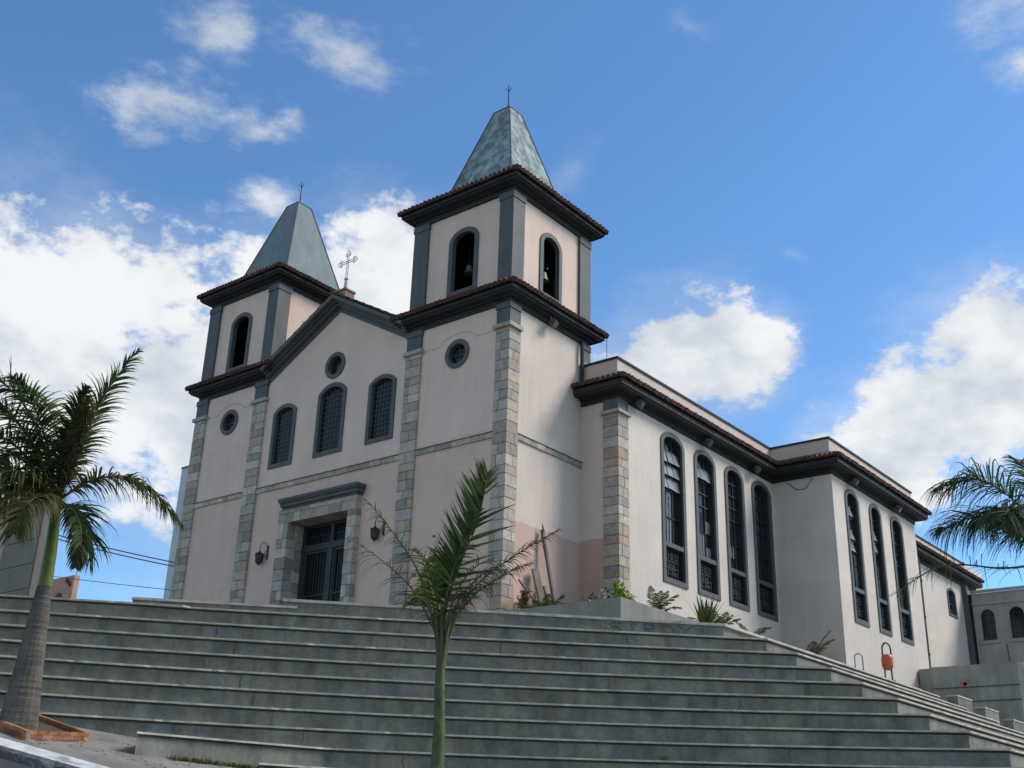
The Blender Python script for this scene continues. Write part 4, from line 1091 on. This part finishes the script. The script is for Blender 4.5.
# left royal palm
lp_ = thing('palm_tree', en(-11.3, 10.4, -4.3), 'tall palm with a grey ringed trunk and green crownshaft in a brick planter box', 'palm tree')
tr_ = MB(); base = en(-11.32, 10.4, -4.5); topg = en(-11.30, 10.4, -1.25)
prof = [(-.02, .46), (.06, .41), (.2, .365), (.4, .305), (.6, .255), (.8, .205), (1, .155)]
pp = []; rr = []
for i in range(79):
    t = i/78
    for (a, ra), (b_, rb_) in zip(prof[:-1], prof[1:]):
        if a <= t <= b_: r0 = ra+(rb_-ra)*(t-a)/(b_-a)
    pp.append(base.lerp(topg, t)); rr.append(r0+(.004 if i % 3 == 0 else -.002)+random.uniform(-.005, .005))
tr_.tube(pp, rr, 18); tr_.build('trunk', M['ringtrunk'], lp_)
s_ = MB(); s_.tube([en(-11.30, 10.4, -1.27), en(-11.30, 10.4, -1.1), en(-11.31, 10.4, -.5), en(-11.34, 10.4, .2), en(-11.38, 10.4, .95)], [.15, .15, .135, .115, .085], 14); s_.build('crownshaft', M['shaftb'], lp_, smooth=True)
FL = {'A': [(-11.36, 10.4, .68), (-11.01, 10.7, 1.78), (-10.62, 11.0, 3.02), (-10.02, 11.2, 4.1)],
'B': [(-11.36, 10.4, .68), (-10.5, 10.6, 1.2), (-9.47, 10.8, 1.03), (-8.54, 10.9, .15)],
'C': [(-11.32, 10.4, .69), (-10.8, 10.9, .24), (-10.51, 11.3, -.35), (-10.49, 11.4, -1.0)],
'D': [(-11.42, 10.4, .68), (-12.07, 10.4, 2.28), (-12.92, 10.6, 3.23), (-13.93, 10.7, 3.59)],
'E': [(-11.47, 10.4, .68), (-12.22, 10.9, 1.62), (-13.0, 11.6, 1.78), (-13.66, 12.0, 1.14)],
'F': [(-11.45, 10.4, .56), (-12.05, 10.9, .72), (-12.52, 11.4, .3), (-12.75, 11.7, -.45)],
'H': [(-11.42, 10.4, .68), (-12.17, 9.7, 1.54), (-13.05, 8.8, 2.13), (-13.85, 8.2, 1.89)],
'I': [(-11.38, 10.4, .68), (-11.68, 9.8, 2.03), (-12.28, 9.2, 3.25), (-13.0, 8.8, 3.9)],
'J': [(-11.4, 10.4, .57), (-11.52, 11.2, .5), (-11.62, 11.8, .1), (-11.66, 12.0, -.5)],
'K': [(-11.49, 10.4, .68), (-12.35, 9.9, 2.19), (-13.57, 9.4, 3.26), (-14.78, 9.1, 3.28)],
'M': [(-11.49, 10.4, .68), (-12.46, 10.5, 1.27), (-13.27, 10.6, 1.18), (-14.06, 10.7, .18)],
'P': [(-11.38, 10.4, .7), (-11.28, 10.9, 1.6), (-11.1, 11.4, 2.4), (-10.85, 11.8, 2.9)],
'Q': [(-11.42, 10.4, .7), (-11.9, 11.0, 1.7), (-12.6, 11.7, 2.4), (-13.3, 12.3, 2.5)],
'R': [(-11.42, 10.4, .6), (-11.8, 11.1, 1.0), (-12.3, 11.8, .8), (-12.7, 12.4, .1)],
'S': [(-11.40, 10.4, .6), (-11.9, 9.8, 1.1), (-12.6, 9.4, 1.2), (-13.2, 9.1, .5)],
'T': [(-11.35, 10.4, .6), (-11.1, 9.7, .7), (-10.85, 9.3, .3), (-10.7, 9.2, -.5)],
'U': [(-11.40, 10.4, .7), (-11.6, 10.9, 1.6), (-11.9, 11.5, 2.4), (-12.3, 12.0, 2.9)],
'W': [(-11.37, 10.4, .8), (-11.15, 10.9, 1.45), (-10.95, 11.4, 2.05), (-10.78, 11.8, 2.6)]}
SP = {'A': (230, .70, .42, M['leafb'], .05), 'B': (240, .85, .75, M['leafy'], .25), 'C': (220, .55, .5, M['leaf'], .1), 'W': (200, .5, .5, M['leafy'], .0), 'P': (200, .6, .5, M['leafb'], .0), 'D': (180, .95, .45, M['leaf'], .25), 'E': (180, 1.05, .6, M['leafy'], .1)}
for i, (k, q) in enumerate(FL.items()):
    n_, L_, dr, m_, li_ = SP.get(k, (170, 1.0, .55, (M['leaf'], M['leafb'], M['leafy'])[i % 3], .2))
    frond(lp_, q, n_, L_, dr, .022, m_, 100+i, lift=li_, start=.10, fwd=1.25 if k in 'AWP' else .75, jit=.4)
br = MB(); G = [(-11.38, 10.4, .75), (-11.20, 10.8, 1.35), (-10.98, 11.3, 2.0), (-10.80, 11.6, 2.5)]
bp_ = [bez([en(*q) for q in G], i/12) for i in range(13)]; br.tube(bp_, [.04+.075*math.sin(math.pi*min(1, i/12*.92+.04))**.7 for i in range(13)], 10)
rnd = random.Random(5)
for i in range(900):
    t = rnd.random(); p = bez([en(*q) for q in G], t); d = V(rnd.gauss(0, 1), rnd.gauss(0, 1), rnd.gauss(0, 1)-.6).normalized(); a = p+d*.05; q = p+d*rnd.uniform(.18, .38)-V(0, 0, rnd.uniform(.05, .22)); w = V(rnd.gauss(0, 1), rnd.gauss(0, 1), 0).normalized()*.012
    br.face([a-w, a+w, q])
br.build('flower_spathe', M['brush'], lp_)

# young windswept palm in front of the steps
yp = thing('palm_tree', en(-2.8, 12, gz(-2.8, 12)), 'young windswept palm with a slim green trunk in front of the steps', 'palm tree')
zb = gz(-2.8, 12)
t_ = MB(); pts = [en(-2.75, 12, zb-.2), en(-2.75, 12, -4.85), en(-2.76, 12, -4.70)]; t_.tube(pts, [.20, .15, .145], 12); t_.build('trunk', M['trunk'], yp, smooth=True)
t_ = MB(); q_ = [i/40 for i in range(41)]; t_.tube([en(-2.76-.03*u+.012*math.sin(u*5), 12, -4.72+1.97*u) for u in q_], [(.140-.042*u+(.006 if i % 9 == 4 else 0)+random.uniform(-.0015, .0015)) for i, u in enumerate(q_)], 12); t_.build('crownshaft', M['shaft'], yp, smooth=True)
t_ = MB(); t_.tube([en(-2.79, 12, -2.78), en(-2.80, 12, -2.3), en(-2.81, 12, -1.85), en(-2.80, 12, -1.5)], [.098, .10, .085, .03], 10)
for i in range(9):
    a = i*2.4; t_.tube([en(-2.79+.05*math.cos(a), 12+.05*math.sin(a), -2.75+.03*i), en(-2.8+.13*math.cos(a), 12+.13*math.sin(a), -2.2+.03*i), en(-2.8+.3*math.cos(a), 12+.3*math.sin(a), -1.65+.03*i)], [.05, .035, .015], 6)
t_.build('leaf_base', M['stem'], yp, smooth=True)
# nodes, leaflets, length, droop, material, width, missing, lift, curl, forward, share on the right
FY = {'A': ([(-2.81, 12.0, -2.0), (-2.62, 12.0, -.95), (-2.16, 12.1, .36), (-2.02, 12.2, 1.30)], 66, 1.0, .06, M['leafb'], .038, .0, .1, 0, .85, .10),
'A2': ([(-2.82, 12.05, -2.0), (-2.68, 12.2, -1.2), (-2.40, 12.3, -.3), (-2.22, 12.35, .5)], 34, .95, .12, M['leaf'], .034, .0, .1, 0, .75, .12),
'A3': ([(-2.82, 12.0, -2.1), (-2.80, 12.2, -1.5), (-2.68, 12.3, -.85), (-2.52, 12.4, -.2)], 18, .8, .25, M['leaf'], .030, .0, .1, .1, .6, .35),
'A4': ([(-2.05, 12.2, 1.0), (-2.03, 12.2, 1.15), (-2.02, 12.2, 1.3), (-2.0, 12.2, 1.42)], 26, .55, .02, M['leafb'], .028, .0, .1, 0, 1.6, .5),
'B': ([(-2.85, 12.0, -2.2), (-3.36, 12.2, -.9), (-3.94, 12.3, -.1), (-4.62, 12.4, .62)], 70, .60, .5, M['leafy'], .010, .15, .1, .3, .6, .5),
'C': ([(-2.86, 12.0, -2.2), (-3.45, 12.5, -1.35), (-4.12, 12.9, -.85), (-4.95, 13.2, -.40)], 64, .65, .6, M['leafd'], .010, .2, .1, .3, .6, .5),
'D': ([(-2.79, 12.0, -2.2), (-2.18, 12.2, -1.1), (-1.35, 12.3, -.38), (-.42, 12.4, .22)], 190, .55, .5, M['leafd'], .009, .05, .2, .5, .8, .5),
'E': ([(-2.77, 12.0, -2.2), (-2.22, 11.7, -1.25), (-1.44, 11.4, -.6), (-.80, 11.2, -.25)], 150, .55, .5, M['leafd'], .009, .1, .2, .5, .8, .5),
'F': ([(-2.84, 12.0, -2.1), (-3.05, 11.7, -1.1), (-3.22, 11.4, -.5), (-3.40, 11.1, -.1)], 40, .65, .35, M['leafy'], .014, .1, .1, 0, .7, .5),
'G': ([(-2.79, 12.0, -2.2), (-2.63, 12.6, -1.4), (-2.35, 13.2, -.95), (-1.95, 13.6, -.75)], 34, .6, .6, M['leaf'], .013, .1, .1, 0, .7, .5),
'H': ([(-2.85, 12.0, -2.2), (-3.15, 12.4, -1.6), (-3.45, 12.9, -1.5), (-3.7, 13.1, -1.75)], 36, .65, .6, M['leaf'], .012, .1, .1, 0, .7, .5),
'K': ([(-2.82, 12.0, -2.2), (-2.5, 12.1, -1.5), (-2.2, 12.2, -1.15), (-1.95, 12.3, -1.1)], 44, .65, .6, M['leafd'], .010, .1, .1, .4, .7, .5),
'L': ([(-2.82, 12.0, -2.2), (-3.0, 12.3, -1.3), (-3.25, 12.6, -.75), (-3.55, 12.8, -.5)], 34, .65, .45, M['leaf'], .014, .1, .1, .2, .7, .5),
'N': ([(-2.80, 12.0, -2.1), (-2.75, 12.2, -1.2), (-2.6, 12.4, -.6), (-2.3, 12.6, -.25)], 18, .65, .5, M['leaf'], .018, .1, .1, .2, .7, .4),
'O': ([(-2.80, 12.0, -2.2), (-2.45, 11.9, -1.3), (-1.95, 11.8, -.7), (-1.45, 11.7, -.55)], 130, .6, .55, M['leafd'], .010, .1, .2, .5, .7, .5)}
for i, (k, (q, n_, L_, dr, m_, w_, ms, li_, cu, fw, bi)) in enumerate(FY.items()):
    frond(yp, q, n_, L_, dr, w_, m_, 300+i, lift=li_, rad=.026, start=.2 if k[0] == 'A' else .14, fwd=fw, miss=ms, curl=cu, sv=(EX, EY, 0) if k[0] == 'A' else None, bias=bi)

# right palm, mostly outside the picture
rp_ = thing('palm_tree', en(9.3, 15, gz(9.3, 15)), 'feathery drooping palm crown reaching in from the right edge', 'palm tree')
zb = gz(9.3, 15)
t_ = MB(); t_.tube([en(9.32, 15, zb-.2), en(9.32, 15, zb+1.5), en(9.31, 15, zb+4), en(9.30, 15, -1.7)], [.34, .26, .21, .19], 14); t_.build('trunk', M['trunk'], rp_, smooth=True)
t_ = MB(); t_.tube([en(9.30, 15, -1.72), en(9.30, 15, -1.2), en(9.30, 15, -.3)], [.185, .16, .08], 12); t_.build('crownshaft', M['shaft'], rp_, smooth=True)
FR = {'A': [(9.31, 15.0, -.43), (8.94, 14.8, .69), (8.2, 14.6, 1.31), (7.32, 14.5, 1.11)],
'B': [(9.3, 15.0, -.47), (8.11, 15.2, -.72), (6.71, 15.4, -.80), (5.47, 15.5, -1.50)],
'C': [(9.31, 15.0, -.43), (9.45, 14.7, .73), (9.56, 14.4, 1.52), (9.45, 14.0, 2.05)],
'D': [(9.31, 15.0, -.43), (9.85, 15.1, .85), (10.43, 15.2, 1.95), (11.1, 15.3, 2.2)],
'E': [(9.31, 15.0, -.43), (8.6, 15.5, .25), (7.9, 16.0, .25), (7.4, 16.4, -.25)],
'F': [(9.31, 15.0, -.43), (10.12, 15.2, .2), (10.95, 15.3, .23), (11.38, 15.4, -.6)],
'G': [(9.31, 15.0, -.43), (8.7, 15.7, .05), (8.2, 16.2, .0), (7.85, 16.6, -.45)],
'H': [(9.31, 15.0, -.43), (9.0, 14.4, .35), (8.5, 13.7, .75), (8.0, 13.1, .55)],
'I': [(9.31, 15.0, -.43), (9.23, 16.0, -.37), (9.11, 16.6, -.9), (8.9, 16.8, -1.6)],
'J': [(9.31, 15.0, -.43), (8.9, 15.0, .2), (8.3, 15.1, .55), (7.7, 15.1, .2)]}
SR = {'A': (230, 1.5, .9, M['leafb'], .016, 0), 'B': (70, .9, .6, M['leafy'], .009, .2), 'H': (200, 1.4, .85, M['leaf'], .016, 0), 'J': (220, 1.45, .95, M['leaf'], .015, 0)}
for i, (k, q) in enumerate(FR.items()):
    n_, L_, dr, m_, w_, ms = SR.get(k, (150, 1.1, .8, (M['leaf'], M['leafb'])[i % 2], .016, 0))
    frond(rp_, q, n_, L_, dr, w_, m_, 500+i, lift=.45 if k in 'AHC' else .2, start=.15, rad=.028, miss=ms)

# ------------------------------------------------------------------ brick box round the left palm
tb = thing('tree_planter', en(-11.1, 10.1, -4.4), 'low brick box round the foot of the left palm', 'planter')
A_ = (-10.91, 11.26); B_ = (-9.97, 9.93); ux, uy = (B_[0]-A_[0]), (B_[1]-A_[1]); Lb = math.hypot(ux, uy); ux /= Lb; uy /= Lb; vx, vy = uy, -ux
if vx > 0: vx, vy = -vx, -vy
q4 = [A_, B_, (B_[0]+vx*1.65, B_[1]+vy*1.65), (A_[0]+vx*1.65, A_[1]+vy*1.65)]
b = MB(); BT = [(.27, .12, .065), (.33, .16, .08), (.22, .09, .05), (.38, .2, .10), (.30, .14, .09), (.19, .10, .07)]
cen = en(sum(q[0] for q in q4)/4, sum(q[1] for q in q4)/4)
for i in range(4):
    a, c_ = q4[i], q4[(i+1) % 4]; pa_ = en(*a, gz(*a)-.05); pc = en(*c_, gz(*c_)-.05)
    d = pc-pa_; L_ = d.length; nb_ = max(1, int(L_/.27)); inn = (cen-pa_); inn = Vector((inn.x, inn.y, 0)); dn = d.normalized(); inn = (inn-dn*inn.dot(dn)); inn.z = 0; inn = inn.normalized()*.12
    for row in range(3):
        for j in range(-1 if row % 2 else 0, nb_):
            s0 = max(0, (j+(.5 if row % 2 else 0))/nb_); s1 = min(1, (j+1+(.5 if row % 2 else 0))/nb_)
            if s1-s0 < .02: continue
            b.t = random.choice(BT); b.obox(pa_+d*s0+dn*.006+V(0, 0, row*.085), d*(s1-s0)-dn*.012, inn*random.uniform(.96, 1.04), V(0, 0, .078))
    b.t = (.2, .16, .13); b.obox(pa_+inn*.08, d, inn*.8, V(0, 0, .24))
b.build('brick_edging', M['brick'], tb)
b = MB(); b.face([en(*q, gz(*q)+.10) for q in q4]); b.build('soil', M['soil'], tb)

# ------------------------------------------------------------------ small plants and loose things
def blades(mb, o, n, L, spread, width, droop, rnd, cone=1.0):
    o = Vector(o)
    for i in range(n):
        a = rnd.uniform(0, 2*math.pi); el = rnd.uniform(.25, 1.45)*cone
        d = V(math.cos(a)*math.cos(el), math.sin(a)*math.cos(el), math.sin(el)); w = d.cross(V(0, 0, 1)); w = w.normalized() if w.length > .05 else V(1, 0, 0)
        p = o+V(rnd.uniform(-spread, spread), rnd.uniform(-spread, spread), 0); rows = []; l = L*rnd.uniform(.7, 1.1)
        for s in range(5):
            ww = width*(1-(s/4)**1.5)+.003; rows.append((p-w*ww, p+w*ww)); d = (d+V(0, 0, -droop)).normalized(); p = p+d*l/4
        mb.grid(rows)
def fern(name, o, label, m, seed, nf=9, L=.95, ll=.22, cat='plant', lean=None, el0=(.5, 1.3)):
    rnd = random.Random(seed); mb = MB(); o = Vector(o)
    for i in range(nf):
        a = 2*math.pi*(i+rnd.random()*.6)/nf; el = rnd.uniform(*el0); d = V(math.cos(a)*math.cos(el), math.sin(a)*math.cos(el), math.sin(el)); p = o.copy(); l = L*rnd.uniform(.75, 1.15); pts = [p.copy()]
        for s in range(14):
            d = (d+V(0, 0, -.075)).normalized(); p = p+d*l/14; pts.append(p.copy())
        mb.tube(pts, .012, 4)
        for s in range(2, 15):
            T = (pts[s]-pts[s-1]).normalized(); S = T.cross(V(0, 0, 1)); S = S.normalized() if S.length > .05 else V(1, 0, 0)
            for sg in (-1, 1):
                for h in (0, .5):
                    b0 = pts[s-1].lerp(pts[s], h); q = (S*sg+T*.7+V(0, 0, rnd.uniform(-.35, .2))).normalized()*ll*math.sin(math.pi*(.15+.8*s/15)); w = T*.010
                    mb.face([b0-w, b0+w, b0+q*.6+w-V(0, 0, .01), b0+q-V(0, 0, .05)])
    ob = mb.build(name, m, origin=o); tag(ob, label, cat); return ob
def bush(name, o, rx, ry, rz, n, size, m, label, seed, cat='shrub', group=None, extra=None):
    rnd = random.Random(seed); mb = MB(); o = Vector(o)
    lumps = [(V(rnd.uniform(-.6, .6)*rx, rnd.uniform(-.6, .6)*ry, rnd.uniform(.25, 1)*rz), rnd.uniform(.3, .55)) for _ in range(9)]
    for c_, _ in lumps: mb.tube([o, o+c_*.5+V(0, 0, .05), o+c_], .012, 4)
    for i in range(n):
        c_, s = rnd.choice(lumps); p = o+c_+V(rnd.gauss(0, .5)*s*rx, rnd.gauss(0, .5)*s*ry, rnd.gauss(0, .5)*s*rz*.7)
        if p.z < o.z: p.z = o.z+.02
        d = V(rnd.gauss(0, 1), rnd.gauss(0, 1), rnd.gauss(.4, .8)).normalized(); w = d.cross(V(rnd.gauss(0, 1), rnd.gauss(0, 1), rnd.gauss(0, 1))).normalized()*size*.3; l = size*rnd.uniform(.7, 1.3)
        mb.face([p, p+d*l*.5+w, p+d*l, p+d*l*.5-w])
    if extra:
        mb.cur = 1
        for i in range(extra[1]):
            c_, s = rnd.choice(lumps); p = o+c_+V(rnd.gauss(0, .5)*s*rx, rnd.gauss(0, .5)*s*ry, rnd.gauss(.2, .4)*s*rz); r_ = size*.35
            d1 = V(rnd.gauss(0, 1), rnd.gauss(0, 1), rnd.gauss(0, 1)).normalized(); d2 = d1.cross(V(rnd.gauss(0, 1), rnd.gauss(0, 1), 1)).normalized()
            mb.face([p+d1*r_, p+d2*r_, p-d1*r_, p-d2*r_])
    ob = mb.build(name, [m]+([extra[0]] if extra else []), origin=o); tag(ob, label, cat, group); return ob
fern('fern', (3.55, 3.6, .85), 'light green fern in the planter below the first nave window', M['leafy'], 21, 9, 1.1, .28)
fern('fern', (3.6, 10.2, 1.0), 'arching green fern in the planter below the fourth nave window', M['leafb'], 22, 9, 1.1, .28)
fern('fern', (3.5, 7.9, .95), 'thin upright fern right of the spiky agave', M['leafy'], 26, 7, 1.2, .3, el0=(.9, 1.45))
fern('palm_sprout', (3.6, 15.4, .95), 'small palm sprout against the grey transept wall', M['leafy'], 23, 9, 1.4, .34)
ag = MB(); blades(ag, (3.6, 6.75, .95), 60, 1.25, .10, .06, .03, random.Random(4)); o = ag.build('agave', M['leafb'], origin=(3.6, 6.75, .7)); tag(o, 'spiky dark green agave in the planter below the nave windows', 'plant')
bush('shrub', (2.65, 3.2, .7), .34, .34, 1.15, 380, .17, M['leafbr'], 'bright yellow-green shrub at the foot of the nave corner pier', 31)
bush('flowering_plant', (1.8, 3.0, .7), .55, .3, .85, 200, .14, M['leaf'], 'dark plant with small white flowers left of the nave corner pier', 32, 'plant', extra=(M['white'], 46))
fern('fern', (.65, 1.6, .8), 'low green fern at the foot of the leaning planks', M['leafb'], 24, 12, 1.15, .3)
fern('fern', (.8, 2.9, .8), 'small dark fern between the planks and the white flowers', M['leafb'], 27, 9, .95, .28)
bush('flowering_plant', (.45, .55, .7), .28, .25, .75, 130, .13, M['leafd'], 'orange flower tuft standing in for the orange stain at the corner pier of the right tower', 33, 'plant', extra=(M['orange'], 50))  # tuft added in place of an orange stain on the pier
bush('shrub', (-2.2, -.8, .0), .55, .5, 2.25, 900, .24, M['leafbr'], 'bright green shrub behind the young palm at the tower wall', 34)
bush('shrub', (-3.2, -.7, .0), .45, .4, 1.2, 420, .2, M['leafb'], 'low green shrub left of the bright shrub at the tower wall', 35)
w_ = MB(); blades(w_, en(7.3, dline(5, 7.3)-.2, -RISE*5), 14, .32, .05, .014, .12, random.Random(9)); o = w_.build('weed', M['leafy'], origin=en(7.3, dline(5, 7.3)-.2, -2.3)); tag(o, 'small weed growing out of a step on the right', 'plant')
w_ = MB(); rnd = random.Random(12)
for i in range(230):
    e = rnd.uniform(-8.3, -6.6); n = dline(9, e)+rnd.uniform(.0, .22); blades(w_, en(e, n, gz(e, n)-.01), 3, .12, .03, .006, .08, rnd)
o = w_.build('grass', M['grass']); tag(o, 'thin strip of moss and grass along the foot of the lowest steps', 'grass', kind='stuff')
for i, (k_, e_w, lb) in enumerate(((1, -3.4, 'small weed in the joint of the top riser near the young palm'), (8, 3.1, 'small weed at the foot of a lower riser right of the young palm trunk'), (6, -8.0, 'small weed on a step right of the left palm trunk'))):
    o_ = en(e_w, dline(k_, e_w)+.10, -RISE*(k_+1)); w_ = MB(); blades(w_, o_, 12, .22, .05, .012, .12, random.Random(40+i)); o = w_.build('weed', M['leafy'], origin=o_); tag(o, lb, 'plant')
w_ = MB(); rnd = random.Random(77)
for i in range(170):
    e = rnd.uniform(-12.5, -5); n = rnd.uniform(9.0, 11.6); p = en(e, n, gz(e, n)+.012); a = rnd.uniform(0, 6.3); d = V(math.cos(a), math.sin(a), rnd.uniform(-.1, .2))*rnd.uniform(.03, .08); q = V(-math.sin(a), math.cos(a), rnd.uniform(-.2, .2))*.02
    w_.face([p-d, p+q, p+d, p-q])
o = w_.build('fallen_leaves', M['leafd']); tag(o, 'dry leaf litter scattered on the pavement by the left palm', 'leaf litter', kind='stuff')
# leaning planks
for i, (a, c_, w, t, lb) in enumerate((((.50, 2.50, .65), (.10, 2.05, 3.90), .11, .09, 'long weathered plank leaning against the tower side wall'),
                                     ((.50, 1.85, .65), (.14, 1.62, 2.45), .36, .06, 'short wide weathered board leaning left of the long plank'),
                                     ((.55, 2.25, .65), (.2, 2.05, 1.95), .10, .08, 'short stub of timber between the long plank and the fern'),
                                     ((.6, 1.5, .95), (.12, .75, 1.95), .05, .05, 'thin batten lying slantwise beside the corner pier of the tower'))):
    a, c_ = Vector(a), Vector(c_); d = c_-a; u = V(0, 1, 0); u = (u-d.normalized()*u.dot(d.normalized())).normalized()*w; n_ = d.cross(u).normalized()*t
    b = MB(); b.obox(a-u*.5, d, u, n_)
    if i == 0: b.tube([c_-d*.02, c_+d*.07], [.05, .012], 5)
    o = b.build('plank', M['wood'], origin=a); tag(o, lb, 'plank', 'planks leaning on the tower')
# litter bin with hoop
bx, by = 8.0, 11.8
bn = thing('litter_bin', (bx, by, -.46), 'red-orange rounded litter bin on a metal hoop post at the top of the side steps', 'litter bin')
ZB = -.46
b = MB(); b.lathe((bx, by, ZB+.40), [(0, -.02), (.11, 0), (.17, .05), (.20, .16), (.203, .38), (.185, .47), (.15, .52), (.10, .535), (.10, .50), (.0, .49)], 20); b.build('bin_body', M['bin'], bn, smooth=True)
ux_, uy_ = .78, .62
def bp(u, z): return V(bx+ux_*u, by+uy_*u, z)
b = MB(); b.tube([bp(-.15, ZB+.86)]+[bp(-.15*math.cos(math.pi*k/10), ZB+1.10+.24*math.sin(math.pi*k/10)) for k in range(11)]+[bp(.15, ZB+.86)], .03, 8); b.build('hoop', M['iron'], bn)
b = MB(); b.tube([bp(.12, ZB-.05), bp(.12, ZB+.50)], .03, 8); b.build('post', M['iron'], bn); b = MB(); b.tube([bp(-.12, ZB-.05), bp(-.12, ZB+.50)], .028, 8); b.build('post', M['iron'], bn)
b = MB(); b.tube([bp(.12, ZB), bp(.12, ZB+.05)], .10, 8); b.build('foot', M['iron'], bn)
hx, hy = 7.6, 10.2
b = MB(); b.tube([V(hx-.11, hy-.07, -.5)]+[V(hx-.11*math.cos(math.pi*k/8), hy-.07*math.cos(math.pi*k/8), .18+.13*math.sin(math.pi*k/8)) for k in range(9)]+[V(hx+.11, hy+.07, -.5)], .022, 6); o = b.build('metal_hoop', M['greyiron'], origin=(hx, hy, 0)); tag(o, 'small bare metal hoop left of the red litter bin', 'hoop')
